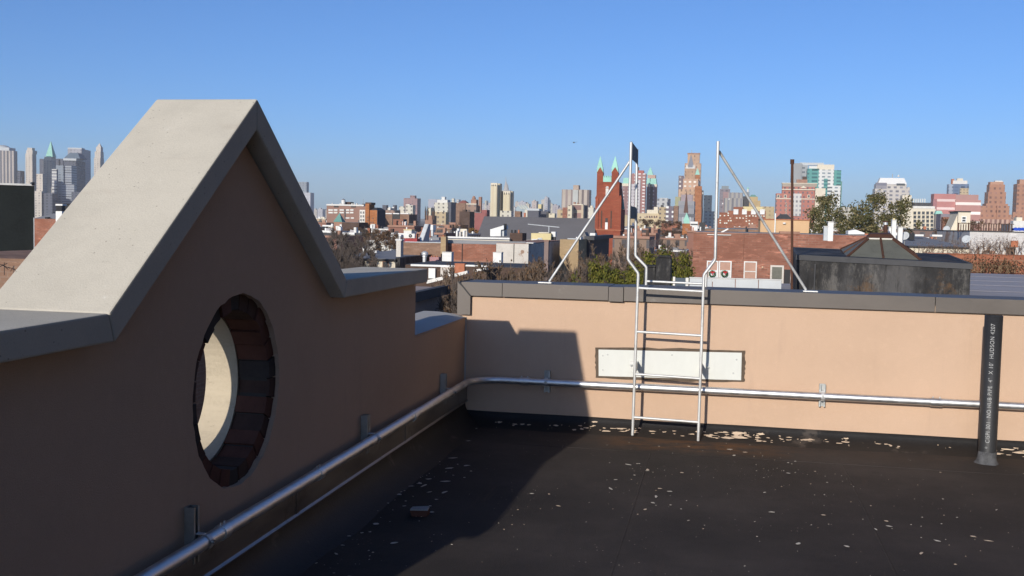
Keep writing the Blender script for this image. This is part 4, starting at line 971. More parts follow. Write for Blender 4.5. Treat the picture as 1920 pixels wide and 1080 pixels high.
for xa, dd in ((1119.5, -.15), (1147, -.15)):
    xb = xa+11.5 if xa < 1130 else 1159.5
    h.box('turret', BK_CH, xa, xb, 323, 345, d=dd, dep=1.8)
    h.gable('turret_gable', BK_CH, xa, xb, 313.5, 323, d=dd-.03, dep=1.9)
    h.pyr('turret_spire', COPPER, xa-.5, xb+.5, 293, 318, d=dd+.35, dep=1.3, k=.47)
    h.pyr('spire_foot', COPPER, xa-.8, xb+.8, 309, 324, d=dd+.2, dep=1.6, k=.28)
h.window(1135, 1142, 352, 369, TERRA, WHITE2, t=.12, name='belfry_window'); h.cyl('belfry_arch', WHITE2, 1135, 1142, 349, 352, d=-.35, dome=True)
h.box('lancet_window', DARK, 1135, 1139.5, 409, 417, d=-.08, dep=.3); h.box('lancet_panel', WHITE, 1134.7, 1139.5, 417, 430, d=-.1, dep=.3)
h.box('blind_panel', BK_DRK, 1127, 1129.5, 395, 428, d=-.06, dep=.05); h.box('blind_panel', BK_DRK, 1145, 1147.5, 395, 428, d=-.06, dep=.05)
h.box('stair_turret', BK_CH, 1156, 1166, 392, d=7.05, dep=10, side=1172); h.pyr('stair_spire', COPPERD, 1157, 1171, 344, 392, d=8, dep=2.5, k=.48)
# nave: long slate roof to the left
r0_, ze = h.lp(893, 446, -9); r1_, _ = h.lp(1113, 446, -9); q0, zr = h.lp(908, 405.5, 7); q1, _ = h.lp(1119, 405.5, 7)
b = MB(); b.hull([(r0_, -9, ze-.4), (r1_, -9, ze-.4), (q1, 22, ze-.4), (q0, 22, ze-.4), (r0_, -9, ze), (r1_, -9, ze), (q1, 7, zr), (q0, 7, zr)])
b.build('nave_roof', SLATE, h.o); b = MB(); b.box(r0_+.3, r1_-.2, -8.6, 21, 0, ze-.41); b.build('nave_wall', BK_CH, h.o); h.foot(r0_, r1_, -9, 31)
h = BL('church', 'small church with a green gable front and a thin brown spire before the slab office', 1288, 430)
h.box('tower', BK_OR, 1279.5, 1295.5, 419, dep=5); h.gable('gable', COPPER, 1281, 1294, 398.5, 414, d=-.2, dep=5); h.box('gable_front', COPPER, 1282, 1293, 412, 419, d=-.1, dep=4.5); h.pyr('spire', mottled('brown_slate', (.12, .07, .055), .2, .5), 1283, 1291.5, 358, 399, d=3, dep=2, k=.48)
for xa in (1279.5, 1293): h.box('pinnacle', PALEGREY, xa, xa+2, 407, 419, d=-.2, dep=.5)
h.box('niche', STAIN, 1285, 1290, 428, 433, d=-.1, dep=.1)
h = BL('chimney', 'salmon chimney block with two dark vents seen between the ladder rails', 1187, 300, cat='chimney'); h.box('stack', mottled('salmon_render', (.5, .3, .2), .08, .5), 1180.5, 1193.5, 424, 446, dep=2.5); h.box('cap', WHITE2, 1180, 1194, 422.6, 424, d=-.2, dep=2.9); h.box('vent', DARK, 1183.5, 1185.5, 429, 432, d=-.08, dep=.1); h.box('vent', DARK, 1188.5, 1190.5, 429, 432, d=-.08, dep=.1); h.cyl('pot', WHITE, 1185.5, 1188.5, 417.5, 422.6, d=.5)
# ============================================================ middle distance left, 250-1000 m
F = facade
h = BL('factory', 'long brick factory with bright window bands and a white water tank on top', 655, 520)
h.box('wall', F('factory_wall', (.27, .155, .115), (.1, .1, .1), 6, 5.2, .0, .0), 612.5, 699, 386, side=702, d=0); h.box('parapet', WHITE2, 612, 682, 383.2, 386, d=-.5, dep=3)
for xa, xb in ((616, 624.5), (626, 633), (637, 645), (649, 655), (656.5, 663)):
    for yt in (392.3, 397.2):
        h.window(xa, xb, yt, yt+2.9, WHITE2, WHITE if (xa, yt) not in ((626, 397.2),) else CREAM, t=.25)
for xa, xb in ((648.5, 655.5), (658, 664)): h.window(xa, xb, 407.5, 410, WHITE2, WHITE, t=.25)
h.box('louvre', DARK, 626, 635, 386.3, 389, d=-.1, dep=.3); h.box('louvre', DARK, 658, 667, 386.3, 389, d=-.1, dep=.3); h.box('stair_slot', GLASSD, 646, 648, 392, 412, d=-.2, dep=.3)
h.cyl('water_tank', WHITE2, 639, 646, 375, 383, d=3); h.cyl('tank_roof', GREYROOF, 638.5, 646.5, 372, 375, d=2.9, cone=True); h.box('roof_house', BK_DRK, 645, 657, 378.5, 383.5, d=6, dep=5)
for xa in (622, 637, 659, 663, 668): h.box('roof_vent', WHITE2, xa, xa+1.8, 381, 386, d=4, dep=.8)
h.cyl('mast', STRUT, 680.5, 681.3, 373, 384, d=4); h.box('roof_house', DARK, 679, 685, 382, 388, d=3, dep=4)
h = BL('apartment_house', 'orange brick building with a taller chimney bay and a dark flank', 697, 310)
h.box('wall', BK_OR, 692.5, 707, 394, side=722); h.box('tower_bay', BK_OR, 685, 692.3, 382, d=-.4, dep=5, side=None); h.box('tower_cap', BK_DRK, 685, 696, 379.5, 384, d=.5, dep=4); h.pyr('roof', DARKROOF, 693, 706, 389, 394, d=.5, dep=9, k=.3)
h.box('flank', mottled('flank_shade_blue', (.05, .055, .065), .2, .3), 707.05, 708, 394.5, d=.05, side=723)  # shaded side of the orange brick, coloured as a dark blue sheet
for xa, yt in ((689, 406), (689, 411.5), (689, 417), (698.5, 408), (694.5, 415.5), (698.5, 415.5)): h.window(xa, xa+1.8, yt, yt+2.8, STAIN, GLASSD, d=-.4 if xa < 692 else 0)
h = BL('apartment_house', 'narrow white house front with dark windows left of the orange brick bay', 679, 314)
h.box('wall', WHITE2, 674.5, 684.6, 393.5, dep=9); 
for r_ in range(5):
    for xa in (675.5, 680): h.window(xa, xa+3.2, 396+r_*7, 401+r_*7, WHITE, GLASSD)
h = BL('chimney', 'pair of white chimneys before the orange brick building', 699, 240, cat='chimney'); h.box('stack', WHITE, 695.5, 698.3, 421, 440, dep=.5); h.box('stack', WHITE, 700, 702.8, 421.5, 440, dep=.5); h.box('cap', WHITE2, 695, 703.2, 420, 421.4, d=-.1, dep=.7)
h = BL('pyramid_roofed_house', 'old brown house with a steep dark green pyramid roof before the factory', 632, 330)
h.box('wall', STAIN, 626, 641, 416, dep=3); h.pyr('roof', COPPERD, 625, 641.5, 399.5, 416, d=-.2, dep=3.4, k=.49)
h = BL('brown_house', 'wide dark brown house under the factory', 655, 300); h.box('wall', BK_DRK, 641, 673, 417, dep=8, roof=GREYROOF)
h = BL('brick_house', 'pink brick house with two rows of windows and a white kerb', 746, 260)
h.box('wall', BK_RED2, 737, 756, 411, side=763); h.box('flank', mottled('flank_shade_blue', (.05, .055, .065)), 756.05, 757, 411, side=763, d=.05); h.box('kerb', WHITE, 735.5, 749, 426.5, 429, d=-.6, dep=.5)  # flank sheet holds the side's shade in its colour
for yt in (413.5, 419.5):
    for xa in (739, 742.2, 745.4, 751.5): h.window(xa, xa+1.8, yt, yt+3, STAIN, GLASSD, d=0)
for xa, xb, mt, lab in ((720, 735.5, BK_BRN, 'low brown block with a white top left of the dark block'), (735.8, 749.5, DARK, 'low dark block with a white top between two brown blocks'), (750, 767, BK_BRN, 'low brown block with a white top right of the dark block')):
    h = BL('low_block', lab, (xa+xb)/2, 330); h.box('wall', mt, xa, xb, 401.5, dep=9); h.box('parapet', WHITE, xa+1, xb-1, 399.5, 401.4, d=-.3, dep=.8)
def simple(name, label, D, boxes, yaw=0, cat='building', roofc=True):
    h = BL(name, label, (boxes[0][2]+boxes[0][3])/2, D, yaw, cat)
    for bx in boxes:
        part, mt, xa, xb, yt = bx[:5]; kw = bx[5] if len(bx) > 5 else {}
        h.box(part, mt, xa, xb, yt, **kw)
    return h
bluedark = mottled('dark_and_shade_masonry', (.10, .10, .115), .15, .05)  # dark tone: holds side-face shade in the colour, plain dark blocks share it
fpale = F('pale_flats', (.60, .56, .46), (.2, .18, .16), 4.2, 3.2, .35, .45)
fpale2 = F('cream_flats', (.62, .55, .40), (.22, .19, .15), 4.4, 3.3, .3, .4)
fpink = F('mauve_tower', (.30, .19, .18), (.19, .13, .13), 5, 3.4, .45, .5)
ftan = F('tan_block', (.46, .36, .22), (.18, .14, .11), 4, 3.4, .4, .45)
fbrn = F('brown_block', (.30, .20, .15), (.12, .09, .08), 4, 3.6, .4, .45)
simple('tower', 'mauve brick tower rising alone behind pale flats', 1500, [('wall', fpink, 757, 782.5, 371.5, dict(dep=18)), ('roof_house', fpink, 769, 778, 366.5, dict(d=4, dep=8))])
simple('flats', 'left of two pale flat blocks below the mauve tower', 900, [('wall', fpale, 748.5, 758.5, 387, dict(side=760))])
simple('flats', 'right of two pale flat blocks below the mauve tower', 880, [('wall', fpale, 760.5, 774, 384.5, dict(side=779)), ('parapet', WHITE2, 761, 768, 383, dict(yb=384.4, d=2, dep=5))])
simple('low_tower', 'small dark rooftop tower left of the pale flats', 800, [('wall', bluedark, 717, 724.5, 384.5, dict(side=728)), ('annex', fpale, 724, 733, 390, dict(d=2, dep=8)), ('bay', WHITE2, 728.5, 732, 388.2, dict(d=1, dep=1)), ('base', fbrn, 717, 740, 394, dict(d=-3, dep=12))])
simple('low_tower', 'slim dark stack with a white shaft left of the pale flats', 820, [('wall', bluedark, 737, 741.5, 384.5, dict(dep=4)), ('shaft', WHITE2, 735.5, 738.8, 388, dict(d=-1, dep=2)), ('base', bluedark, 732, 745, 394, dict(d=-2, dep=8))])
simple('hotel', 'cream tower block with a stepped white crown and a blue shaded flank', 900, [('wall', fpale, 814, 840, 380, dict(side=856)), ('crown', WHITE2, 819.5, 839, 374.5, dict(yb=380, d=.5, dep=10)), ('roof_house', WHITE2, 828, 834, 369, dict(yb=374.5, d=3, dep=5)), ('shade_flank', bluedark, 840.3, 846, 379, dict(d=.5, side=857))])  # box on the right side carries its shade as a dark colour
simple('flats', 'square tan block in front of the cream tower with the stepped crown', 780, [('wall', ftan, 816, 836, 397.5, dict(side=842)), ('parapet', CREAM, 816, 831, 395, dict(yb=397.4, d=-.3, dep=4))])
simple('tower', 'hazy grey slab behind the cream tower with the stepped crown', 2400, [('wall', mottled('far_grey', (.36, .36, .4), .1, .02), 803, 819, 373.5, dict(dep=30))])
simple('tower', 'pale gothic roofed tower behind the shaded flank', 1800, [('wall', fpale, 845, 853, 379, dict(dep=10)), ('crown', fpale, 847, 851.5, 372, dict(yb=379, d=1, dep=6))])
h = BL('church', 'brown church with three dark pinnacles left of the cream tower', 804, 600)
h.box('tower', STAIN, 797, 811, 404, dep=9)
for xa in (796.5, 800.5, 810, 812.5): h.box('pinnacle_shaft', BK_DRK, xa, xa+2.2, 396, 412, d=-.4, dep=1.2); h.pyr('pinnacle', DARKROOF, xa-.1, xa+2.3, 386, 396, d=-.4, dep=1.2, k=.48)
simple('flats', 'small cream block beside the brown church pinnacles', 700, [('wall', fpale2, 801, 808, 389.5, dict(side=813))])
h = simple('school', 'wide brown school with a red roof and a stepped cupola', 700, [('wall', fbrn, 855, 893, 383.5, dict(side=900)), ('wing', BK_BRN, 855, 873, 381, dict(d=-1, dep=9)), ('cornice', CREAM, 874, 893, 381.5, dict(yb=383.4, d=-.4, dep=2)), ('cupola', STAIN, 883, 893, 374, dict(yb=383.4, d=3, dep=6)), ('chimney', STAIN, 897.5, 902.5, 369, dict(d=6, dep=3))])
h.pyr('roof', mottled('red_roof', (.24, .09, .07), .2, .2), 859, 876, 375.5, 381, d=0, dep=7, k=.35); h.cyl('cupola_dome', STAIN, 884, 891.5, 367, 374, d=3.5, dome=True)
simple('brown_house', 'dark gabled house in front of the brown school', 520, [('wall', BK_DRK, 861.5, 881, 396.5, dict(dep=10)), ('gable', BK_DRK, 867, 873, 393, dict(yb=396.4, d=1, dep=4))])
simple('brick_house', 'crimson brick block left of the slate church roof', 480, [('wall', mottled('crimson_brick', (.27, .1, .09), .2, .3), 890, 911, 399, dict(dep=8)), ('gable', mottled('crimson_brick', (.27, .1, .09)), 903, 913, 393.5, dict(d=.5, dep=6)), ('roof', GREYROOF, 891, 902, 398, dict(yb=398.9, d=-.1, dep=6))])
# twin cream towers
fcol = F('ribbed_cream', (.60, .53, .37), (.36, .30, .2), 3.6, 60, .42, .93)
h = simple('tower', 'taller of the twin ribbed cream towers', 820, [('wall', fcol, 920, 932.5, 347.5, dict(side=933.5)), ('crown', CREAM, 920, 932.5, 343, dict(yb=347.4, d=.0, side=933.5)), ('rear_wall', fcol, 933, 938, 344, dict(d=6, dep=7))])
for xa in (922, 925, 928.5): h.box('crown_slot', DARK, xa, xa+1.3, 346, 349, d=-.1, dep=.3)
h = simple('tower', 'shorter of the twin ribbed cream towers beside its grey link', 830, [('wall', fcol, 943.5, 957, 363.5, dict(side=958.5)), ('crown', CREAM, 943.5, 957, 358.5, dict(yb=363.4, side=958.5)), ('link', bluedark, 934, 943.6, 358.5, dict(d=3, dep=8)), ('podium', fpale, 935, 958.5, 395, dict(d=-4, dep=10)), ('rear_wall', fcol, 956.5, 961, 358.5, dict(d=5, dep=6))])
for xa in (945, 949, 953.5): h.box('crown_slot', DARK, xa, xa+1.4, 361, 365, d=-.1, dep=.3)
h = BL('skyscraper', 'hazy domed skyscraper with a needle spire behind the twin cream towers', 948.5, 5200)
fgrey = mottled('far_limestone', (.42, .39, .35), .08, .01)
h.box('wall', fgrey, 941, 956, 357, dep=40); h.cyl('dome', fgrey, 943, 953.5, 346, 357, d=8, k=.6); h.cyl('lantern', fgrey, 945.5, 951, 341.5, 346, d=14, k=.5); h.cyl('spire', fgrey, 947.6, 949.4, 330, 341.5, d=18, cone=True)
# far hazy clusters (individually small)
rng = random.Random(21)
cl = [(887, 892, 381), (903, 909, 383), (909, 912, 376), (912, 916, 385), (916, 920, 380), (960, 966, 388), (966, 972, 379), (972, 986, 378.5), (986, 992, 382), (992, 998, 390), (997, 1006, 377), (1006, 1015, 386), (1015, 1030, 374.5), (1021, 1027, 370), (1030, 1036, 382), (1036, 1047, 385), (1047, 1053, 391), (560, 566, 372), (588, 594, 393), (595, 605, 392), (606, 612, 394), (703, 712, 398), (727, 733, 393), (856, 860, 374)]
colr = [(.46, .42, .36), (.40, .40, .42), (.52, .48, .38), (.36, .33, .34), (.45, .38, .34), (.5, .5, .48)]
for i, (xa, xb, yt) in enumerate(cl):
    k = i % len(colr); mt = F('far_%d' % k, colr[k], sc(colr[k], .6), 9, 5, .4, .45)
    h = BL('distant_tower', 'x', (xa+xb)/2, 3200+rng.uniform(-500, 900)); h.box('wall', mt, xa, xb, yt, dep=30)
    w = (xb-xa)
    if w > 5: h.box('roof_house', mt, xa+w*.3, xa+w*.65, yt-2.2, yt, d=8, dep=12)
    h.o['label'] = ['buff', 'grey', 'cream', 'dusky', 'brownish', 'pale'][k]+' distant block on the hazy horizon ' + (
        'left of the brick factory' if xa < 612 else 'right of the orange brick building' if xa < 740 else 'just left of the taller cream tower' if xa < 921 else 'right of the twin cream towers')
    h.o['group'] = 'hazy distant towers'
h = simple('market_hall', 'low hall with a slanted striped glass roof right of the twin towers', 620, [('wall', fpale, 984, 989, 393, dict(dep=6)), ('wall', bluedark, 989.2, 1010, 395, dict(dep=8)), ('roof', PALEGREY, 988, 1011, 391, dict(yb=394.9, d=-.3, dep=9))])
h.poly('glass_roof', mottled('glass_roof', (.3, .36, .38), .2, .3), [(966, 392), (972, 384.5), (985, 384.5), (992, 391), (986, 398), (970, 398)], d=4, dep=4)
for k in range(4): h.poly('roof_rib', CREAM, [(971+k*5, 384.3), (972.2+k*5, 384.3), (979.5+k*5, 392), (978+k*5, 392)], d=3.6, dep=.3)
simple('flats', 'small yellow block with a dark flank below the far haze', 640, [('wall', YELLOW, 1009, 1015, 383, dict(side=1018)), ('base', bluedark, 1009, 1028, 396, dict(d=-2, dep=8)), ('pipe', COPPER, 1007, 1009, 393, dict(d=-3, dep=2))])
simple('flats', 'cream low block with brick chimneys above the slate ridge', 560, [('wall', fpale2, 1029, 1040, 400, dict(dep=6)), ('chimney', DARK, 1024.5, 1028, 398, dict(d=-.5, dep=2)), ('annex', BK_BRN, 965, 976, 396, dict(d=-1, dep=5)), ('chimney', TERRA, 982, 985.5, 399, dict(d=-2, dep=1))])
# striped slab
frib = F('ribbed_slab', (.42, .36, .30), (.17, .13, .12), 5.6, 90, .42, .96)
h = simple('slab_block', 'wide vertically ribbed brown slab block with a roof tower', 1100, [('wall', frib, 1053.5, 1105, 355.5, dict(dep=20, side=1109)), ('roof_house', mottled('slab_roof_house', (.42, .33, .26), .1, .1), 1075, 1085, 347, dict(yb=355.5, d=3, dep=12)), ('light_bay', mottled('slab_bay', (.42, .43, .40), .2, .15), 1074, 1084, 356, dict(d=-2, dep=1.9))])
fpanel = F('pink_panel_office', (.52, .42, .30), (.36, .2, .17), 11, 5.2, .82, .62, ou=3)
simple('office', 'cream office block with pink panels and a dark flank before the ribbed slab', 700, [('wall', fpanel, 1073, 1094, 384.5, dict(side=1102)), ('parapet', CREAM, 1074, 1093, 382.5, dict(yb=384.4, d=-.3, dep=2)), ('flank', mottled('flank_shade_navy', (.05, .06, .075), .2, .1), 1094.05, 1096, 384.4, dict(side=1102, d=.1)), ('roof_house', STAIN, 1075, 1079, 379, dict(yb=384, d=3, dep=3)), ('roof_house', STAIN, 1082, 1085, 380, dict(yb=384, d=4, dep=3))])  # navy flank: the side's shade put into the colour
simple('flats', 'cream bay fronted flats left of the pink panelled office', 690, [('wall', fpale2, 1064.5, 1072.6, 385, dict(dep=8)), ('bay', BK_RED2, 1055, 1064, 389, dict(d=2, dep=9)), ('step', ftan, 1045, 1055, 393, dict(d=4, dep=9))])
simple('flats', 'white rooftop flats tucked beside the church tower', 640, [('wall', fpale, 1103, 1113, 389, dict(dep=7)), ('roof_house', CREAM, 1107, 1111, 385.5, dict(yb=388.9, d=1, dep=3))])
# ============================================================ behind the church
fres = F('brick_high_rise', (.33, .17, .15), (.62, .58, .54), 4.6, 3.4, .55, .36, amp=.1)
fpur = F('purple_tower', (.26, .15, .14), (.45, .4, .38), 5, 4, .3, .35)
h = simple('apartment_tower', 'tall brick apartment tower striped with pale balconies behind the ladder', 1150, [('wall', fres, 1186, 1211, 325, dict(side=1212.5)), ('roof_house', mottled('red_roof_house', (.36, .12, .1), .1, .1), 1195, 1207, 319.5, dict(yb=325, d=3, dep=9)), ('left_wing', fres, 1181, 1186.1, 325.5, dict(d=2, dep=10)), ('pale_bay', F('pale_bay', (.5, .47, .47), (.25, .22, .24), 3, 3.4, .5, .45), 1194.5, 1201, 337, dict(d=-1.5, dep=1.4)), ('pale_bay', F('pale_bay', (.5, .47, .47), (.25, .22, .24)), 1184, 1190.5, 345, dict(d=-.5, dep=.5))])
h.cyl('water_tank', BK_DRK, 1195, 1198.5, 313.5, 319.5, d=4)
h = BL('office_tower', 'purple brick tower with a green copper pyramid and mansards', 1221, 1200)
h.box('wall', fpur, 1212.7, 1219, 350, dep=14); h.box('band', CREAM, 1212.5, 1219, 345.5, 350, d=-.3, dep=13); h.pyr('mansard', COPPER, 1212.5, 1219, 334, 345.4, d=-.3, dep=10, k=.12)
h.box('recess', bluedark, 1219, 1224.5, 338, d=5, dep=10); h.box('wall', fpur, 1224.4, 1231, 350, d=1, dep=15); h.box('band', CREAM, 1221.5, 1231.5, 345.5, 350, d=.5, dep=14); h.pyr('mansard', COPPER, 1218.5, 1231.5, 334.5, 345.4, d=.5, dep=12, k=.14)
h.box('crown', mottled('peach_crown', (.48, .33, .26), .1, .1), 1214.5, 1229, 328, 334.5, d=3, dep=12); h.pyr('pyramid_roof', COPPER, 1213, 1225, 313.5, 328, d=3.5, dep=10, k=.45)
h = BL('office_tower', 'purple brick tower with a flat green hipped roof behind the left ladder rail', 1172, 1250)
h.box('wall', fpur, 1167, 1181, 349, dep=14); h.box('band', CREAM, 1166.5, 1181, 344, 349, d=-.3, dep=13); h.pyr('mansard', COPPER, 1167.5, 1181, 333.5, 344, d=0, dep=12, k=.12)
h = simple('office', 'stepped cream and grey block at the foot of the brick apartment tower', 900, [('wall', F('cream_office', (.55, .45, .29), (.25, .2, .16), 4, 4.2, .35, .3), 1192, 1236, 400, dict(dep=14)), ('step', CREAM, 1213, 1234, 393.5, dict(d=1, dep=9)), ('step', CREAM, 1226, 1233.5, 388, dict(d=2, dep=7)), ('link', mottled('tan_link', (.42, .33, .2), .1, .1), 1168, 1193, 403, dict(d=2, dep=9))])
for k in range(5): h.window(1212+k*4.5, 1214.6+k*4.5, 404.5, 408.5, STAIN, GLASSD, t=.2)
simple('office', 'tan block with small windows right of the stepped cream block', 880, [('wall', ftan, 1235.5, 1248.5, 388.5, dict(side=1252)), ('roof_house', DARK, 1239, 1244, 384.5, dict(d=3, dep=4))])
simple('hospital', 'grey white ribbed block with a small tower above the tan blocks', 1300, [('wall', F('grey_ribs', (.46, .47, .47), (.2, .22, .25), 6, 5, .45, .5), 1226, 1256, 372.5, dict(dep=18)), ('roof_house', WHITE2, 1229, 1232, 368.5, dict(d=4, dep=5)), ('rooftop_plant', PALEGREY, 1237, 1252, 371, dict(yb=372.4, d=3, dep=8)), ('flank', bluedark, 1216, 1226, 372, dict(d=3, dep=12))])
simple('office', 'dark office with scattered pale windows left of the slab office', 860, [('wall', F('dusky_office', (.16, .13, .15), (.1, .1, .12), 5, 3.6, .5, .45, .35), 1249, 1263, 386.5, dict(dep=10)), ('brick_end', BK_BRN, 1263.2, 1272, 386, dict(d=1, dep=9)), ('low_wing', BK_LOW, 1240, 1275, 419, dict(d=-12, dep=9))])
# the big clock tower group
fclk = F('clock_masonry', (.47, .31, .20), (.28, .18, .13), 5, 5, .35, .55, amp=.25)
fclk2 = F('clock_base', (.47, .30, .20), (.62, .58, .5), 5.5, 5, .5, .4, amp=.25)
h = simple('landmark_tower', 'tall sandstone coloured tower with setbacks rising above its neighbours', 1500, [('wall', fclk, 1284, 1314.5, 306, dict(dep=20)), ('shaft', fclk, 1289.5, 1312, 289, dict(yb=306, d=3, dep=14)), ('crown', STAIN, 1288.8, 1312.7, 286.7, dict(yb=289, d=2.5, dep=15))])
h.cyl('flagpole', STRUT, 1296.8, 1297.8, 281, 286.7, d=8)
h = simple('gothic_tower', 'ornate tower with a grey steeple and white pinnacles before the sandstone tower', 1250, [('wall', fclk2, 1281, 1309.5, 335, dict(side=1313)), ('lower_mass', fclk, 1272.5, 1304, 355, dict(d=-6, dep=6)), ('east_mass', BK_OR, 1303, 1316, 349, dict(d=-7, dep=8)), ('upper_shaft', F('shaft_brick', (.42, .27, .17), (.26, .16, .1), 4, 4, .35, .5, amp=.2), 1284.5, 1303.5, 316, dict(yb=335, d=2, dep=12)), ('belfry', WHITE2, 1285, 1303, 314, dict(yb=316, d=1.7, dep=12.5)), ('darker_wing', F('dark_wing', (.17, .13, .14), (.5, .47, .42), 5, 5, .4, .4), 1272.5, 1282, 329.5, dict(d=1, dep=9)), ('east_flank', bluedark, 1313.2, 1319, 357, dict(d=-3, dep=10)), ('balustrade', WHITE2, 1311, 1318.5, 360, dict(yb=364, d=-3.5, dep=3)), ('low_block', BK_OR, 1306, 1315.5, 388, dict(d=-9, dep=8))])  # left wing in a darker brown than the rest
h.pyr('steeple', mottled('grey_lead', (.2, .21, .24), .1, .1), 1289.5, 1302, 292, 314, d=4, dep=7, k=.44); h.gable('green_gable', COPPER, 1303.5, 1312.5, 315, 327.5, d=1.5, dep=6); h.box('gable_wall', BK_OR, 1304, 1312, 327.6, 336, d=1.7, dep=5.6)
for xa in (1286, 1288.5, 1299, 1301.5): h.pyr('pinnacle', WHITE2, xa, xa+2, 308.5, 314, d=1.8, dep=1.5, k=.4)
simple('slab_office', 'grey banded slab office behind the thin church spire', 1100, [('wall', F('grey_bands', (.27, .27, .28), (.17, .175, .19), 100, 9, .98, .4), 1272, 1302, 377, dict(side=1304)), ('top_floor', mottled('mauve_top', (.33, .27, .28), .1, .1), 1277, 1299, 365, dict(d=1, dep=8)), ('green_wing', mottled('olive_wing', (.33, .33, .2), .1, .1), 1266, 1276, 369, dict(d=6, dep=8))])
simple('apartment_tower', 'pale cream tower slab right of the ornate gothic tower', 1600, [('wall', F('cream_tower', (.58, .51, .38), (.42, .36, .28), 7, 4.4, .4, .5), 1320, 1335, 366, dict(dep=16)), ('podium', F('teal_podium', (.38, .42, .40), (.2, .22, .23), 6, 5, .5, .5), 1319, 1341, 396, dict(d=-8, dep=10))])
simple('terrace_top', 'white rooftop extension right of the small church gable', 380, [('wall', WHITE, 1294.5, 1308.5, 415.5, dict(dep=3)), ('glazing', GLASSD, 1295, 1308, 419.5, dict(yb=422, d=-.1, dep=.1)), ('tank', DARK, 1311, 1322, 417, dict(d=1, dep=3))])
# right of the ladder
simple('office_tower', 'grey purple tower with a glazed roof lantern above the ribbed block', 1500, [('wall', F('mauve_office', (.20, .18, .20), (.15, .14, .16), 6, 4.5, .5, .5), 1349.5, 1369, 354.5, dict(dep=18)), ('lantern', mottled('teal_lantern', (.22, .25, .26), .1, .1), 1353, 1366.5, 348.5, dict(yb=354.5, d=3, dep=10)), ('brown_wing', fpink, 1356, 1366, 360, dict(d=-3, dep=3))])
frib2 = F('ribbed_grey', (.33, .31, .28), (.15, .15, .165), 5, 90, .5, .97)
h = simple('slab_block', 'ribbed grey block with a dark shaded flank between the two ladder braces', 1300, [('wall', frib2, 1366, 1393.5, 361, dict(dep=16)), ('front_wall', frib2, 1357, 1393, 371.5, dict(d=-8, dep=7.5)), ('flank', DARK, 1393.6, 1405, 368, dict(d=-2, dep=14))])  # right flank coloured dark to give the side its shade
for xa, yt in ((1366, 372), (1354, 380.5)): h.box('beacon', WHITE, xa, xa+2, yt, yt+2.5, d=-9, dep=.8)
h = simple('town_hall', 'yellow stepped hall with a pale green domed cupola', 1400, [('wall', F('yellow_hall', (.46, .36, .20), (.28, .2, .12), 6, 5, .35, .4), 1394, 1452, 387, dict(dep=16)), ('step', mottled('yellow_step', (.46, .34, .17), .1, .1), 1400, 1426, 376, dict(d=2, dep=12)), ('step', mottled('yellow_step', (.46, .34, .17)), 1404, 1421, 369, dict(d=3, dep=9)), ('cupola_base', mottled('teal_lantern', (.22, .25, .26)), 1399, 1405.5, 360, dict(yb=369, d=4, dep=6))])
h.cyl('cupola', WHITE2, 1400.5, 1404.5, 354.5, 360, d=5); h.cyl('dome', COPPER, 1400.3, 1404.7, 351, 354.5, d=4.8, dome=True); h.pyr('roof', COPPERD, 1405, 1420, 365, 369, d=4, dep=7, k=.3)
fapt = F('red_flats', (.38, .15, .10), (.70, .64, .52), 3.1, 3.0, .42, .36, .45, litc=(.75, .7, .6))
h = simple('red_apartments', 'red brick apartments with four tall white bays and bright windows', 560, [('wall', BK_LOW, 1365, 1436, 395.5, dict(dep=9)), ('gable_wing', BK_LOW, 1349, 1375, 398.5, dict(d=-.5, dep=.5)), ('low_wing', BK_LOW, 1344, 1432, 410, dict(d=-2, dep=2)), ('raised_bay', BK_LOW, 1375.5, 1393, 388, dict(d=1, dep=7)), ('yellow_parapet', YELLOW, 1393, 1430, 387.5, dict(d=3, dep=6))])
for k, xa in enumerate((1375.5, 1391.5, 1408.5, 1425)): h.window(xa, xa+9, 392.5, 402, WHITE, WHITE, t=.4, d=-.1, name='bay_window')
rng = random.Random(8)
for (xa, yt) in ((1349, 403), (1357, 403), (1364, 398.5), (1364, 402.5), (1368, 408), (1380, 407.5), (1386, 407.5), (1392, 408), (1398, 404), (1398, 409), (1404, 403.5), (1410.5, 403.5), (1415.5, 404), (1426, 404), (1431, 404), (1349, 412), (1349, 416.5), (1364.5, 412.5), (1369, 412.5), (1357.5, 417), (1361, 417), (1403.5, 412.5), (1403.5, 418), (1409, 418), (1398, 413.5)):
    h.window(xa, xa+2.9, yt, yt+2.5, CREAM, WHITE, d=-2.05 if yt > 409.5 else (-.55 if xa < 1375 else 0), t=.15)
# red hotel and the green glass tower
fgls = F('green_glass', (.10, .30, .27), (.04, .15, .15), 9, 4.2, .7, .55, amp=.1, gloss=.1)
fwht = F('white_grid', (.64, .64, .60), (.16, .2, .22), 6, 4.0, .55, .42)
h = simple('office_tower', 'white and green glass tower with a grey slab wing behind the rusty pole', 1250, [('glass_wing', fgls, 1514, 1536, 316, dict(dep=14)), ('wall', fwht, 1535.5, 1564, 318, dict(d=-2, dep=15)), ('glass_bay', fgls, 1545, 1552, 335, dict(d=-2.6, dep=.55)), ('glass_wing', fgls, 1563, 1577.5, 319, dict(dep=14, side=None)), ('lower_grid', fwht, 1555, 1576.5, 348, dict(d=-4, dep=2)), ('crown', CREAM, 1533, 1564.5, 308.5, dict(yb=318, d=0, dep=11)), ('plant_floor', WHITE2, 1517, 1533, 311.5, dict(yb=316, d=2, dep=9)), ('side_pier', COPPERD, 1576, 1579, 340, dict(d=1, dep=12))])
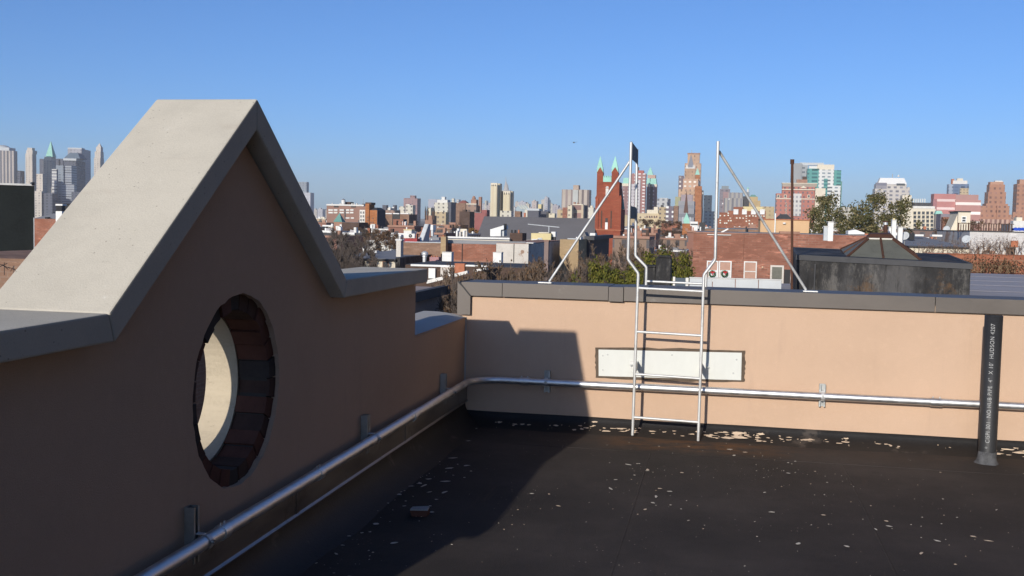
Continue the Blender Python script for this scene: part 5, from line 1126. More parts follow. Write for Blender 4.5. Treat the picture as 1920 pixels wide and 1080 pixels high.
simple('office_tower', 'plain grey tower slab joined to the left of the green glass tower', 1300, [('wall', mottled('grey_panel_tower', (.30, .31, .31), .08, .05), 1484.5, 1504, 306, dict(dep=16)), ('link', F('grey_link', (.34, .36, .36), (.2, .23, .25), 7, 5, .5, .4), 1503.5, 1515, 310, dict(d=2, dep=12)), ('crown', PALEGREY, 1500, 1545, 305, dict(yb=310, d=5, dep=8))])
fhot = F('hotel_brick', (.40, .16, .12), (.16, .12, .12), 3.6, 3.6, .35, .45, amp=.12)
h = simple('hotel', 'broad red brick hotel with cream trim and pale window bays', 900, [('wall', fhot, 1455.5, 1528, 363, dict(dep=12)), ('band', CREAM, 1455, 1528.5, 372, dict(yb=373.6, d=-.4, dep=.35)), ('band', CREAM, 1466, 1528, 354.5, dict(yb=356.3, d=-.2, dep=.6)), ('upper_wall', fhot, 1467, 1528, 350, dict(yb=363, d=.8, dep=10)), ('top_floor', mottled('taupe_top', (.36, .31, .25), .1, .1), 1467, 1532, 344.5, dict(yb=350, d=1, dep=9)), ('cornice', CREAM, 1466, 1533, 343, dict(yb=344.4, d=.6, dep=9.6)), ('pale_bay', F('hotel_bay', (.55, .53, .48), (.25, .24, .25), 3, 3.6, .5, .5), 1487.5, 1503, 363, dict(yb=405, d=-.8, dep=.75)), ('east_wing', CREAM, 1529, 1548, 353, dict(d=2, dep=9)), ('dark_roof_house', STAIN, 1494, 1514, 336.5, dict(yb=343, d=4, dep=5)), ('dark_roof_house', BK_DRK, 1505, 1513, 331, dict(yb=336.5, d=4.5, dep=4))])
h.gable('pediment', CREAM, 1500, 1513, 348.5, 352.5, d=.3, dep=.5)
for xa in (1457, 1470, 1514): h.window(xa, xa+5, 365, 371, CREAM, GLASSD, d=0, t=.4)
for k in range(6): h.window(1473, 1475.4, 380+k*5, 383.5+k*5, CREAM, GLASSD, t=.2)
# domed office
fdom = F('beige_grid', (.50, .46, .41), (.24, .24, .27), 6.5, 4.4, .5, .5)
h = simple('office_tower', 'beige tower with a sloping white crown above the right hand tree', 1250, [('wall', fdom, 1641, 1705.5, 354, dict(dep=22)), ('upper_wall', fdom, 1643, 1700, 345, dict(yb=354, d=2, dep=18)), ('dark_shoulder', F('grey_bands2', (.26, .25, .27), (.14, .14, .17), 60, 5, .97, .5), 1642.5, 1663, 342.5, dict(yb=356, d=1, dep=5)), ('right_base', fdom, 1700, 1706, 351, dict(d=3, dep=14))])
h.pyr('crown', WHITE, 1646.5, 1701, 333.5, 345, d=3, dep=16, k=.09, ky=.2); h.cyl('dish', WHITE2, 1683, 1687, 327.5, 331.5, d=6, dome=True); h.cyl('mast', STRUT, 1673, 1674.5, 326, 333.5, d=6); h.box('crown_windows', GLASSD, 1681, 1697, 344, 348, d=1.9, dep=.2)
h = simple('office', 'cream office with a grid of tall dark windows and a blank stair tower', 640, [('wall', CREAM, 1697, 1754.5, 391, dict(dep=12)), ('stair_tower', CREAM, 1692, 1709.5, 366, dict(d=1, dep=8)), ('roof_house', DARKROOF, 1712, 1747, 380, dict(yb=386, d=2, dep=6)), ('parapet', WHITE2, 1712.5, 1753, 386.5, dict(yb=390.9, d=.3, dep=9))])
for k in range(6): h.box('railing_post', STRUT, 1712+k*4.2, 1714.4+k*4.2, 372.5, 379.9, d=3, dep=.6)
for c_ in range(5):
    for r_ in range(6): h.window(1712.2+c_*8, 1718.4+c_*8, 396+r_*7.6, 402.6+r_*7.6, CREAM, GLASSD, t=.15)
h.box('slit_window', GLASSD, 1699, 1701, 377, 383, d=.9, dep=.2)
h = simple('villa', 'small cream hall with a pale green hipped roof', 600, [('wall', F('villa', (.5, .42, .32), (.2, .17, .15), 3.2, 4.5, .3, .5), 1754.8, 1768, 402, dict(dep=5))]); h.pyr('roof', COPPER, 1754, 1768.8, 395, 402, d=-.3, dep=5.6, k=.2)
simple('office', 'cream civic block seen through the gap between the two green trees', 760, [('wall', F('civic', (.48, .45, .38), (.24, .22, .2), 3, 4, .35, .5), 1561, 1605, 397, dict(dep=9)), ('step', F('civic', (.48, .45, .38), (.24, .22, .2)), 1578, 1600, 388.5, dict(d=1, dep=7))])
fstr = F('pink_bands', (.46, .20, .18), (.60, .46, .42), 200, 7.2, .99, .3)
fstr2 = F('pink_bands_pale', (.43, .22, .19), (.66, .58, .52), 200, 8.2, .99, .3)
h = simple('department_store', 'wide pink office block banded with pale stripes', 1000, [('wall', fstr2, 1792, 1839.5, 375, dict(dep=16)), ('left_wing', fstr, 1751.5, 1793, 363.5, dict(d=2, dep=15)), ('upper_wall', mottled('pink_store', (.40, .23, .20), .06, .1), 1792, 1835, 365, dict(yb=375, d=1.5, dep=12)), ('left_end', mottled('rose_end', (.34, .16, .16), .1, .1), 1750, 1757, 373, dict(d=1, dep=9))])
simple('office_tower', 'blue glass tower with white plant rooms above the pink striped block', 1500, [('glass_wall', F('blue_glass', (.12, .17, .26), (.06, .09, .15), 8, 4.5, .6, .6, gloss=.1), 1788, 1817, 345, dict(dep=16)), ('side_pier', F('blue_pier', (.3, .35, .42), (.1, .14, .2), 6, 4.5, .4, .5), 1779, 1788.5, 345.5, dict(d=1, dep=12)), ('roof_plant', WHITE2, 1787, 1814, 338.5, dict(yb=345, d=3, dep=10)), ('roof_plant', CREAM, 1795, 1806, 334.5, dict(yb=338.5, d=4, dep=6)), ('red_plant', TERRA, 1784.5, 1789.5, 335.5, dict(yb=345, d=5, dep=5)), ('tan_front', ftan, 1800.5, 1816.5, 353, dict(d=-3, dep=2.9))])
fdeco = F('brown_deco', (.37, .19, .12), (.23, .12, .085), 4.5, 4.2, .4, .5, amp=.14)
h = simple('deco_tower', 'brown stepped deco tower on a broad base at the right', 1050, [('base', fdeco, 1836, 1897, 402, dict(dep=16)), ('wall', fdeco, 1853, 1886.5, 360, dict(d=2, dep=14)), ('shoulder', fdeco, 1849, 1890, 382, dict(d=1, dep=15)), ('shaft', fdeco, 1855.5, 1884.5, 346, dict(yb=360, d=3, dep=11)), ('crown', mottled('deco_crown', (.42, .24, .16), .1, .1), 1857, 1882, 341, dict(yb=346, d=4, dep=9)), ('left_mass', fdeco, 1836, 1851, 386, dict(d=.5, dep=9)), ('right_step', fdeco, 1870, 1893, 386, dict(d=-1, dep=2)), ('arcade', F('deco_arcade', (.5, .33, .25), (.24, .13, .1), 4, 9, .5, .6), 1824, 1900, 411, dict(d=-5, dep=4.5)), ('roof_plant', WHITE2, 1866, 1880, 338.8, dict(yb=341, d=5, dep=5))])
simple('deco_tower', 'second brown tower cut off by the right edge', 1100, [('wall', fdeco, 1907.5, 1955, 345, dict(dep=14)), ('crown', mottled('deco_crown', (.42, .24, .16)), 1912, 1950, 336.5, dict(yb=345, d=2, dep=10)), ('base', fdeco, 1899, 1960, 398, dict(d=-3, dep=3))])
simple('low_block', 'grey low block with white roof boxes at the far right', 300, [('wall', GREYROOF, 1893, 1960, 420, dict(dep=8)), ('roof_box', CREAM, 1906, 1917, 407.5, dict(d=1, dep=3)), ('roof_box', WHITE2, 1900, 1925, 414, dict(d=-.5, dep=3))])
simple('low_block', 'grey flat block under the pink striped offices', 420, [('wall', mottled('mauve_grey', (.22, .2, .22), .1, .1), 1764, 1790, 401, dict(dep=9)), ('annex', BK_RED, 1768, 1782, 407, dict(d=-3, dep=3))])
# ============================================================ the far skyline on the left, turned to the island's own grid
MY = R(15); MD = 1750
fdk = F('dark_ribs', (.44, .39, .34), (.10, .10, .12), 6.1, 230.4, .55, .97)
h = simple('skyscraper', 'broad tower with dark window strips and a low domed roof at the left edge', MD, [('wall', fdk, -40, 26, 282, dict(side=32.5)), ('roof_house', PALEGREY, -20, 17, 276, dict(yb=282, d=6, dep=30))], MY, 'skyscraper'); h.cyl('dome', PALEGREY, -15, 12, 271, 276, d=8, dome=True)
flim = F('limestone_tower', (.56, .50, .42), (.32, .28, .25), 5.2, 4.0, .35, .5)
h = simple('skyscraper', 'slim pale stone tower with a notched crown', MD, [('wall', flim, 47.5, 60.5, 288, dict(side=68)), ('crown', flim, 49, 61, 281.5, dict(yb=288, d=3, dep=22)), ('crown', flim, 51, 60, 277, dict(yb=281.5, d=5, dep=14))], MY, 'skyscraper')
h = simple('skyscraper', 'stone tower topped by a green copper spire', MD+50, [('wall', flim, 80.5, 96, 300, dict(side=105)), ('crown', CREAM, 83, 96, 294, dict(yb=300, d=3, dep=24)), ('base', flim, 79, 104, 350, dict(d=-8, dep=9))], MY, 'skyscraper'); h.pyr('spire', COPPER, 85, 98.5, 265, 294, d=5, dep=20, k=.47)
fgg = F('grey_glass', (.24, .27, .30), (.14, .17, .2), 6.9, 4.0, .5, .5)
h = simple('skyscraper', 'curved grey glass tower with a stepped striped face', MD-150, [('wall', fgg, 105, 119, 310, dict(dep=30)), ('striped_wall', F('grey_stripe', (.34, .36, .38), (.12, .13, .16), 230.4, 4.0, .99, .5), 119, 134, 310, dict(d=3, dep=26)), ('striped_step', F('grey_stripe', (.34, .36, .38), (.12, .13, .16)), 116, 139, 345, dict(d=-4, dep=5)), ('stripe_column', F('white_stripe', (.55, .54, .5), (.2, .2, .22), 230.4, 5.2, .99, .45), 97, 106, 317, dict(d=-3, dep=16))], MY, 'skyscraper')
fnav = F('navy_tower', (.10, .105, .13), (.04, .05, .07), 6.9, 4.6, .45, .5)
h = simple('skyscraper', 'dark tower with a hipped lead roof behind the curved glass tower', MD, [('wall', fnav, 120, 142, 301, dict(side=160)), ('cornice', PALEGREY, 118.5, 143, 297, dict(yb=301, d=-2, dep=45))], MY, 'skyscraper'); h.pyr('roof', mottled('blue_lead', (.13, .17, .21), .1, .01), 119.5, 150, 286, 297, d=0, dep=40, k=.25)
simple('skyscraper', 'plain grey tower slab behind the hipped dark tower', MD+300, [('wall', F('grey_slab', (.33, .33, .35), (.24, .24, .27), 6.9, 5.2, .4, .5), 127, 153, 279, dict(side=170)), ('roof_band', PALEGREY, 127, 153, 277, dict(yb=279, d=1, dep=20))], MY, 'skyscraper')
h = simple('skyscraper', 'cream gothic skyscraper with a pointed crown against the gable slope', MD+200, [('wall', flim, 176, 188, 296, dict(side=195)), ('shaft', flim, 177.5, 188.5, 284, dict(yb=296, d=4, dep=20)), ('crown', flim, 180, 189, 276, dict(yb=284, d=7, dep=14))], MY, 'skyscraper'); h.pyr('spire', flim, 181, 189, 268.5, 276, d=8, dep=12, k=.45)
simple('skyscraper', 'navy block behind the copper spired tower', MD+400, [('wall', fnav, 74, 110, 298, dict(dep=30)), ('wall', fnav, 104, 118, 297.5, dict(d=4, dep=30))], MY, 'skyscraper')
simple('skyscraper', 'short cream stepped block left of the copper spired tower', MD-200, [('wall', flim, 68, 80, 326, dict(dep=20)), ('base', flim, 65, 78, 358, dict(d=-5, dep=6))], MY, 'skyscraper')
simple('skyscraper', 'dusky low tower right of the domed tower', MD, [('wall', fnav, 32.6, 38, 320, dict(dep=20)), ('annex', fnav, 38, 41, 331, dict(d=2, dep=12))], MY, 'skyscraper')
simple('skyscraper', 'low navy waterfront block below the copper spired tower', MD-200, [('wall', fnav, 62, 98, 362, dict(dep=25)), ('annex', fnav, 134, 160, 360, dict(d=3, dep=20))], MY, 'skyscraper')
simple('skyscraper', 'pale tower half hidden by the right slope of the gable', 2200, [('wall', F('pale_tower', (.45, .45, .47), (.32, .32, .35), 3.4, 2.9, .4, .5), 568, 582, 361, dict(side=589)), ('rear', fgg, 556, 575, 341, dict(d=30, dep=20))], R(8), 'skyscraper')
# helicopter, a speck in the sky
p = PY(1076, 267, 1500); t = thing('helicopter', 'tiny dark helicopter hovering high in the clear sky', 'helicopter', p)
b = MB(); b.lathe([(.05, -1.0), (.55, -.7), (.8, 0), (.6, .6), (.12, .95)], (0, 0, 0), 10); o = b.build('body', DARK, t); o.rotation_euler = (0, R(90), 0); o.scale = (1, 1, 1.5)
MB().tube([(1.2, 0, .15), (4.6, 0, .5)], .18, 6, r2=.07).build('tail_boom', DARK, t); MB().box(4.3, 4.7, -.04, .04, .4, 1.4).build('tail_fin', DARK, t)
b = MB(); b.box(-4.2, 4.2, -.12, .12, .98, 1.03); b.box(-.06, .06, -.06, .06, .7, .979); b.build('rotor', DARK, t); b = MB(); b.tube([(-1.3, -.6, -1), (1.2, -.6, -1)], .05, 5); b.tube([(-1.3, .6, -1), (1.2, .6, -1)], .05, 5); b.build('skids', DARK, t)

# ============================================================ filler: rows of houses between the named buildings
def row_house(nm, wall, roof, coping, w, dep, hgt, label, cols):
    t = thing('row_house', label, 'row house', (0, 0, GZ), 0, 'row houses across the middle distance')
    b = MB(); b.box(0, w, 0, dep, 0, hgt); b.build('wall', wall, t)
    b = MB(); b.box(-.05, w+.05, -.35, .3, hgt+.005, hgt+.5); b.box(-.05, .25, .31, dep, hgt+.005, hgt+.4); b.box(w-.25, w+.05, .31, dep, hgt+.005, hgt+.4); b.build('parapet', coping, t)
    b = MB(); b.hull([(.26, .32, hgt+.006), (w-.26, .32, hgt+.006), (w-.26, dep-.1, hgt+.006), (.26, dep-.1, hgt+.006), (.26, .32, hgt+.05), (w-.26, .32, hgt+.05), (w-.26, dep-.1, hgt+.35), (.26, dep-.1, hgt+.35)]); b.build('roof', roof, t)
    for (cx_, cy_, mt) in cols: b = MB(); b.box(cx_, cx_+.55, cy_, cy_+1.1, hgt+.06, hgt+1.7); b.build('chimney', mt, t)
    rg_ = random.Random(int(hgt*10))
    for k in range(4):
        x_, y_ = rg_.uniform(.5, w-.8), rg_.uniform(1, dep-1.5); s_ = rg_.choice([.12, .2, .3]); b = MB(); b.box(x_, x_+s_, y_, y_+s_, hgt+.06, hgt+rg_.uniform(.6, 1.5)); b.build('vent', rg_.choice([WHITE, WHITE, TERRA, DARK]), t)
    b = MB(); b.box(w*.45, w*.7, dep*.5, dep*.5+1.3, hgt+.07, hgt+1.0+.6*(len(cols) % 2)); b.build('hatch', coping if len(cols) % 2 else roof, t)
    return t
fr = [F('row_%d' % i, c, w_, 2.3, 3.3, .42, .5, ou=.4) for i, (c, w_) in enumerate((((.25, .12, .085), (.09, .075, .075)), ((.23, .155, .11), (.08, .07, .07)), ((.56, .50, .40), (.16, .15, .14)), ((.18, .12, .1), (.09, .08, .08)), ((.44, .33, .22), (.15, .13, .11)), ((.62, .60, .55), (.2, .19, .18))))]
protos = [row_house('a', fr[0], GREYROOF, WHITE2, 6.4, 13, 12.0, 'red brick row house with a grey roof and white kerb in the middle distance', [(.5, 3, WHITE), (.5, 8, BK_RED)]),
          row_house('b', fr[1], DARKROOF, STAIN, 6.8, 14, 12.6, 'brown brick row house with a dark roof in the middle distance', [(5.8, 4, BK_DRK)]),
          row_house('c', fr[2], SILVER, WHITE, 6.2, 12, 11.6, 'cream row house with a silver roof and bright kerb in the middle distance', [(.4, 5, WHITE), (5.2, 2, WHITE2)]),
          row_house('d', fr[3], GREYROOF, DARKROOF, 7.0, 14, 12.9, 'dark brick row house with a plain grey roof in the middle distance', [(.5, 6, TERRA), (5.9, 6, BK_DRK)]),
          row_house('e', fr[4], WHITE2, CREAM, 6.5, 13, 12.3, 'tan row house with a whitened roof in the middle distance', [(3, 3, WHITE)]),
          row_house('f', fr[5], GREYROOF, WHITE, 6.0, 12, 11.9, 'white painted row house with a grey roof in the middle distance', [(.5, 4, WHITE), (2.0, 4, WHITE), (5, 8, TERRA)]),
          row_house('g', fr[0], DARKROOF, STAIN, 6.6, 13, 13.4, 'taller red brick row house with a dark roof in the middle distance', [(.5, 3, BK_RED), (5.4, 3, STAIN)])]
tree = tree_of(None); used = set(); rng = random.Random(17); cnt = 0
def free(x0, x1, y0, y1): return all(x1 < f[0]-.3 or x0 > f[1]+.3 or y1 < f[2]-1 or y0 > f[3]+1 for f in FOOT)
for Y in (168, 190, 212, 236, 262, 290, 320, 355, 400, 455, 520, 600, 700):
    xl = PY(575, 415, Y).x; xr = PY(1990, 430, Y).x; sx = .95 if Y < 280 else (1.2 if Y < 420 else 1.9); x = xl+rng.uniform(0, 8)
    while x < xr:
        i = rng.randrange(len(protos)); w = (6.4, 6.8, 6.2, 7.0, 6.5, 6.0, 6.6)[i]*sx
        yy = Y+rng.uniform(-.6, .6); hz = rng.uniform(.70, .90) if Y < 400 else rng.uniform(.8, 1.05)
        if not (Y < 262 and x+w > PY(880, 430, Y).x and x < PY(1125, 430, Y).x) and not (Y < 200 and (x > PY(1175, 430, Y).x and x < PY(1300, 430, Y).x or x+w < PY(735, 430, Y).x)) and rng.random() < (.9 if Y < 260 else .6) and free(x, x+w, yy, yy+14) and cnt < 295:
            p = protos[i]; o = p if i not in used else copy_tree(p, None, tree); used.add(i); cnt += 1
            o.location = (x, yy, GZ); o.scale = (sx, 1.0, hz)
        x += w+(0 if rng.random() < .8 else rng.uniform(4, 14)*sx)

for Y in (150, 185, 230, 290, 370, 480, 640):        # the blocks hidden behind the gable
    x = PY(125, 400, Y).x; xr = PY(570, 405, Y).x
    while x < xr:
        i = rng.randrange(len(protos)); sx = 1.6 if Y < 300 else 2.6; w = (6.4, 6.8, 6.2, 7.0, 6.5, 6.0, 6.6)[i]*sx
        if free(x, x+w, Y, Y+14) and rng.random() < .85:
            p = protos[i]; o = p if i not in used else copy_tree(p, None, tree); used.add(i); o.location = (x, Y, GZ); o.scale = (sx, 1.0, rng.uniform(.72, .9))
        x += w+(0 if rng.random() < .6 else rng.uniform(4, 12))
# ============================================================ trees
def leaf_mat(name, c1, c2, c3):
    g = NG(name, .75, 0, .2); n_ = g.n('ShaderNodeNewGeometry')
    g.base(g.ramp(n_.outputs['Random Per Island'], [(0, c1), (.5, c2), (1, c3)])); return g.m
LOL = leaf_mat('olive_leaves', (.055, .065, .010), (.105, .105, .016), (.17, .145, .025))
LGR = leaf_mat('green_leaves', (.045, .05, .018), (.10, .095, .035), (.21, .165, .08))
LBR = leaf_mat('russet_leaves', (.07, .045, .028), (.11, .065, .035), (.16, .09, .045))
LOR = leaf_mat('amber_leaves', (.22, .12, .03), (.3, .16, .04), (.2, .1, .03))
BARK = mottled('bark', (.10, .075, .06), .35, 4, .9)
TWIG = mottled('pale_twigs', (.15, .11, .08), .3, 3, .9)
TWIGD = mottled('dark_twigs', (.10, .08, .068), .3, 3, .9)
def limb(b, p, d, L, r, depth, rng, tips, n=5, droop=0.0, split=3, taper=.62):
    k = 3; pts = [p]; q = p.copy(); dd = d.copy()
    for i in range(k):
        dd = (dd+Vector((rng.gauss(0, .16), rng.gauss(0, .16), rng.gauss(0, .1)-droop))).normalized(); q = q+dd*L/k; pts.append(q.copy())
    b.tube(pts, r, n if depth > 1 else 3, 0, False, r2=r*taper)
    if depth == 0: tips.append((q, dd)); return
    for i in range(split):
        a = rng.uniform(0, 6.28); s_ = rng.uniform(.35, .85); side_ = dd.orthogonal().normalized(); side2 = dd.cross(side_)
        nd = (dd+side_*cos(a)*s_+side2*sin(a)*s_).normalized(); t_ = rng.uniform(.45, 1); src = pts[1].lerp(pts[-1], t_)
        limb(b, src, nd, L*rng.uniform(.6, .82), r*taper*.8, depth-1, rng, tips, n, droop, split, taper)
def tree_proto(name, label, seed, kind, mat, group):
    """unit tree: about 1 high, crown about 0.8 wide"""
    rng = random.Random(seed); t = thing(name, label, 'tree', (0, 0, GZ), 0, group); b = MB(); tips = []
    th_ = .28 if kind != 'leafy' else .3
    b.tube([(0, 0, -.02), (.01, 0, th_*.5), (.0, .01, th_)], .022, 8, 0, False, r2=.016)
    for i in range(5):
        a = i*1.26+rng.uniform(-.3, .3); s_ = rng.uniform(.35, .8) if i else .08
        limb(b, Vector((0, 0, th_*rng.uniform(.75, 1))), Vector((cos(a)*s_, sin(a)*s_, 1)).normalized(), rng.uniform(.24, .3), .011, 2 if kind == 'leafy' else 3, rng, tips, 5, 0.02, 3)
    b.build('trunk', BARK if kind == 'leafy' else (TWIGD if kind == 'darkbare' else TWIG), t)
    c = MB()
    if kind == 'leafy':
        ctr = []
        for q, dd in tips: ctr.append((q, rng.uniform(.045, .10)))
        for i in range(52 if mat is LOL else 40):
            a = rng.uniform(0, 6.28); z = rng.uniform(.3, .98); r_ = .36*sqrt(max(0, 1-((z-.6)/.42)**2))*rng.uniform(.35, 1.1); ctr.append((Vector((r_*cos(a), r_*sin(a), z)), rng.uniform(.04, .10)))
        for q, rad in ctr:
            for k in range(int((2700 if mat is LOL else 1700)*rad)):
                v = Vector((rng.gauss(0, 1), rng.gauss(0, 1), rng.gauss(0, .8))).normalized()*rad*rng.uniform(.3, 1.1); pz = q+v
                if pz.z < .2: continue
                v.z *= .62; pz = q+v
                nn = (v.normalized()+Vector((rng.gauss(0, .5), rng.gauss(0, .5), rng.gauss(.2, .5)))).normalized(); u = nn.orthogonal().normalized(); w = nn.cross(u); s_ = rng.uniform(.008, .0155); a = rng.uniform(0, 6.28); u, w = u*cos(a)+w*sin(a), w*cos(a)-u*sin(a); u = Vector((u.x, u.y, u.z*.42)); w = Vector((w.x, w.y, w.z*.42))
                c.add([pz-u*s_*1.5, pz-w*s_*.7, pz+u*s_*1.5, pz+w*s_*.7], [(0, 1, 2, 3)])
        c.build('crown', mat, t)
    else:
        for q, dd in tips:
            for k in range(16):
                v = (dd+Vector((rng.gauss(0, .5), rng.gauss(0, .5), rng.gauss(0, .45)))).normalized(); L = rng.uniform(.04, .09); s_ = .0034; u = v.orthogonal().normalized()*s_; w = v.cross(u).normalized()*s_; m_ = q+v*L*.5+Vector((rng.gauss(0, .006), rng.gauss(0, .006), rng.gauss(0, .006))); e = q+v*L
                c.add([q-u, q+u, m_+u*.7, m_-u*.7, e], [(0, 1, 2, 3), (3, 2, 4)]); c.add([q-w, q+w, m_+w*.7, m_-w*.7, e], [(0, 1, 2, 3), (3, 2, 4)])
                if kind == 'sparse' and rng.random() < .5:
                    for j in range(2):
                        pz = q+v*L*rng.uniform(.3, 1); nn = Vector((rng.gauss(0, 1), rng.gauss(0, 1), rng.gauss(0, 1))).normalized(); u2 = nn.orthogonal().normalized()*rng.uniform(.006, .012); w2 = nn.cross(u2); c.add([pz-u2, pz-w2*.7, pz+u2, pz+w2*.7], [(0, 1, 2, 3)], 1)
        c.build('crown', [TWIGD if kind == 'darkbare' else TWIG, mat], t)
    return t
TP = {'olive': [tree_proto('street_tree', 'x', 1, 'leafy', LOL, 'olive leaved street trees'), tree_proto('street_tree', 'x', 2, 'leafy', LOL, 'olive leaved street trees')],
      'green': [tree_proto('garden_tree', 'x', 3, 'leafy', LGR, 'green trees on the right'), tree_proto('garden_tree', 'x', 4, 'leafy', LGR, 'green trees on the right')],
      'bare': [tree_proto('bare_tree', 'x', 5, 'sparse', LBR, 'bare winter trees'), tree_proto('bare_tree', 'x', 6, 'sparse', LBR, 'bare winter trees')],
      'dark': [tree_proto('bare_tree', 'x', 7, 'darkbare', TWIGD, 'bare winter trees'), tree_proto('bare_tree', 'x', 8, 'darkbare', TWIGD, 'bare winter trees')],
      'russet': [tree_proto('russet_tree', 'x', 9, 'leafy', LBR, 'russet trees among the roofs')],
      'amber': [tree_proto('russet_tree', 'x', 10, 'leafy', LOR, 'russet trees among the roofs')]}
tree = tree_of(None); used = set()
def plant(kind, xc, yt, D, wpx, label, v=0):
    pr_ = TP[kind][v % len(TP[kind])]; key = pr_.name
    o = pr_ if key not in used else copy_tree(pr_, None, tree); used.add(key)
    p = PY(xc, yt, D); H_ = p.z-GZ; wd = wpx*(1.9 if kind in ('olive', 'green') else 2.1 if kind in ('bare', 'dark') else 1.6)*D/FPX/.82
    H_ /= (.93 if kind == 'bare' else .95) if kind in ('bare', 'dark') else .99 if kind == 'olive' else 1
    o.location = (p.x, p.y, GZ); o.scale = (wd, wd, H_); o.rotation_euler = (0, 0, (xc*1.7) % 6.28); o['label'] = label
for i, a in enumerate(((1130, 492, 47, 70), (1180, 480, 53, 90), (1228, 472, 62, 90), (1105, 508, 42, 60), (1275, 478, 66, 60), (1160, 505, 40, 70), (1205, 497, 45, 60), (1250, 492, 50, 56), (1285, 500, 48, 40))):
    plant('olive', *a, ['olive leaved street tree right of the dark flank', 'tall olive street tree below the red church tower', 'olive street tree between the ladder rails', 'low olive street tree nearest the left brace', 'brownish olive tree beside the brick house', 'low olive street tree just above the wall coping', 'small olive street tree behind the left rail', 'small olive tree behind the tall flue box', 'short olive tree at the corner of the brick house'][i], i)
for i, a in enumerate(((1540, 364, 110, 70), (1562, 385, 105, 50), (1640, 360, 100, 62), (1612, 378, 98, 62), (1680, 372, 104, 60), (1590, 405, 95, 60), (1525, 385, 108, 40), (1655, 395, 92, 70))):
    plant('green', *a, ['tall olive green tree in front of the red hotel', 'green tree at the right shoulder of the tree before the hotel', 'tallest green tree left of the beige domed tower', 'green tree on the left flank of the tallest tree', 'thin green tree before the cream stair tower', 'low dark green tree between the two tall groups', 'narrow green tree touching the hotel front', 'low green tree behind the skylight'][i], i)
for i, a in enumerate(((838, 512, 50, 60), (870, 498, 66, 90), (920, 490, 70, 100), (965, 484, 78, 90), (1010, 486, 72, 90), (1050, 478, 76, 90), (1085, 492, 60, 70), (900, 508, 52, 80), (990, 505, 50, 80), (1040, 508, 46, 70), (945, 510, 48, 70), (1150, 452, 120, 60), (1260, 450, 120, 80), (1210, 458, 110, 70), (1237, 466, 108, 60), (1268, 460, 116, 60), (1292, 470, 100, 40), (1118, 480, 96, 60), (1160, 474, 100, 60), (930, 505, 60, 90), (1005, 496, 64, 80), (1062, 500, 56, 60))):
    plant('bare' if i % 3 else 'dark', *a, 'bare brown street tree '+['beside the slot windowed street front', 'below the broken white kerbs', 'below the white cabinet', 'below the peeling masonry wall', 'before the tall mauve flue', 'before the tan house flank', 'left of the olive trees', 'over the left end of the metal coping', 'right above the coping seam', 'touching the left ladder brace', 'between the kerbs and the dark flank', 'at the foot of the red church tower', 'left of the mottled brick house', 'behind the left ladder rail', 'behind the tall flue box', 'between the flue box and the mottled brick house', 'touching the corner of the mottled brick house', 'under the dark sided house', 'above the olive trees by the left rail', 'in front of the dark brick annex', 'left of the tall mauve flue foot', 'just right of the tall mauve flue foot'][i], i)
for i, a in enumerate(((628, 428, 100, 70), (660, 440, 92, 70), (612, 440, 96, 60), (640, 452, 86, 60), (680, 446, 98, 60), (648, 424, 125, 70), (618, 452, 90, 60), (668, 430, 130, 60))):
    plant('dark', *a, 'dark bare tree '+['against the green pyramid roof', 'left of the cream house', 'touching the right slope of the gable', 'lowest beside the cream house roof', 'behind the cream house pipe stack', 'tallest before the dark brown house', 'low beside the gable foot', 'below the factory right end'][i], i)
for i, a in enumerate(((705, 428, 170, 40), (725, 431, 165, 40), (690, 433, 160, 30), (742, 436, 150, 30), (716, 440, 140, 50), (845, 424, 330, 36), (865, 421, 360, 36), (885, 426, 340, 30), (1225, 411, 430, 40), (1250, 413, 430, 44), (1272, 414, 440, 30), (1205, 410, 450, 30), (670, 425, 250, 40), (610, 425, 260, 40), (1780, 408, 240, 40), (1830, 412, 240, 40))):
    plant('russet' if i != 7 else 'amber', *a, ['russet tree under the orange brick building', 'russet tree left of the pink brick house', 'russet tree behind the white chimney pair', 'russet tree above the white chimney', 'low wide russet tree behind the cream house', 'brown tree below the tan block', 'brown tree below the dark gabled house', 'amber tree left of the slate church roof', 'brown tree left in the grove behind the ladder', 'brown tree in the middle of the grove behind the ladder', 'brown tree right in the grove by the small church', 'brown tree under the cream stepped office', 'brown tree before the dark brown house', 'brown tree at the foot of the factory', 'brown tree left of the cream bulkhead', 'brown tree behind the timber railing'][i])
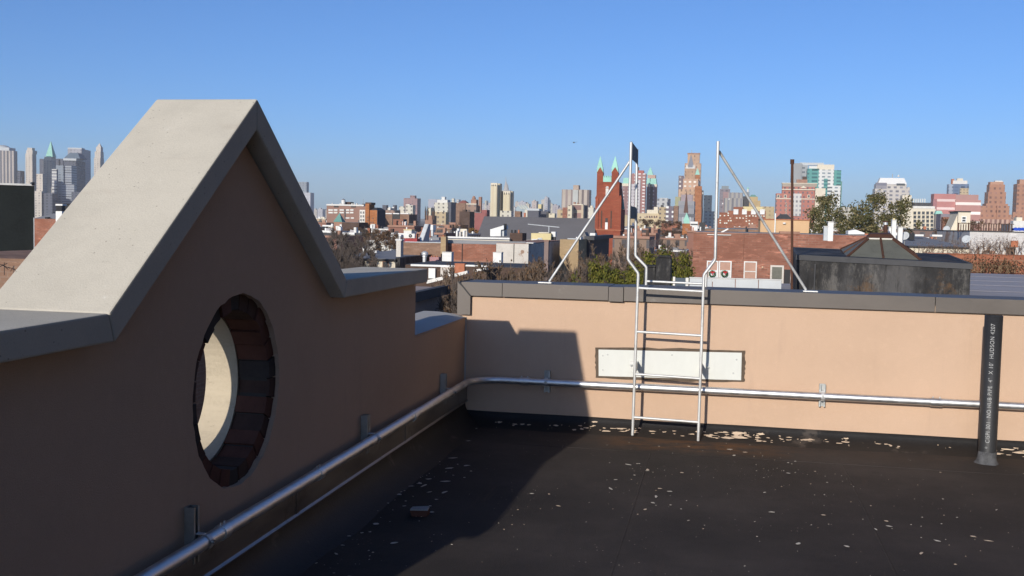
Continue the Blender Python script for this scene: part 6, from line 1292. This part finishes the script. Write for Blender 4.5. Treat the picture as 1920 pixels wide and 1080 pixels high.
# dry creeper stems on the low wall and on the whitewashed house
def creeper(name, label, xa, xb, yt, yb, D, nst, mat, cat, leaf=0, seed=1, hk=1.0):
    rng = random.Random(seed); b = MB(); t = thing(name, label, cat, PY((xa+xb)/2, yb, D))
    bs = t.location.copy(); tips = []
    for i in range(nst):
        x = xa+(xb-xa)*rng.random(); p = PY(x, yb+rng.uniform(0, 4), D); tp = PY(x, yt, D).z; L = (tp-p.z)*rng.uniform(.2, .5)*hk
        limb(b, p+Vector((0, -rng.uniform(.02, .25), 0)), Vector((rng.uniform(-.5, .5), rng.uniform(-.1, .05), 1)).normalized(), L, .0105*D/35*(1 if D > 50 else 1.0), 3, rng, tips, 4, .01, 2, .7)
    b.build('stems', mat, t, bs)
    if leaf:
        c = MB()
        for q, dd in tips:
            for j in range(leaf):
                pz = q+Vector((rng.gauss(0, .12), rng.gauss(0, .05), rng.gauss(0, .12))); u = Vector((rng.gauss(0, 1), rng.gauss(0, 1), rng.gauss(0, 1))).normalized()*.035; w = u.orthogonal().normalized()*.025; c.add([pz-u, pz-w, pz+u, pz+w], [(0, 1, 2, 3)])
        c.build('dead_leaves', LBR, t, bs)
creeper('dry_shrub', 'dry brown brushwood along the rust red low wall', 1800, 1935, 478, 508, 34.7, 55, mottled('straw_twigs', (.25, .17, .10), .3, 3), 'shrub', 1, 2, .8)
creeper('bare_vine', 'bare vine stems spread over the whitewashed house wall', 1815, 1935, 436, 478, 79.8, 46, mottled('vine_stem', (.2, .13, .09), .3, 3), 'vine', 1, 3)
creeper('bare_vine', 'bare vine stems rising in front of the cream wall on the right', 1712, 1818, 448, 480, 71, 34, mottled('vine_stem', (.2, .13, .09)), 'vine', 1, 4)
# ============================================================ haze
hz = MB(); hz.box(-5200, 4200, -60, 6800, GZ-1, 262); hz_o = hz.build('haze', [], kind='stuff'); tag(hz_o, 'thin pale blue haze over the far city', 'haze')
hm = bpy.data.materials.new('haze'); hm.use_nodes = True; ht = hm.node_tree; ht.nodes.remove(ht.nodes['Principled BSDF'])
pv = ht.nodes.new('ShaderNodeVolumePrincipled'); pv.inputs['Density'].default_value = .000105; pv.inputs['Color'].default_value = (.9, .865, .85, 1); pv.inputs['Anisotropy'].default_value = -.08
ht.links.new(pv.outputs[0], ht.nodes['Material Output'].inputs['Volume']); hz_o.data.materials.append(hm)
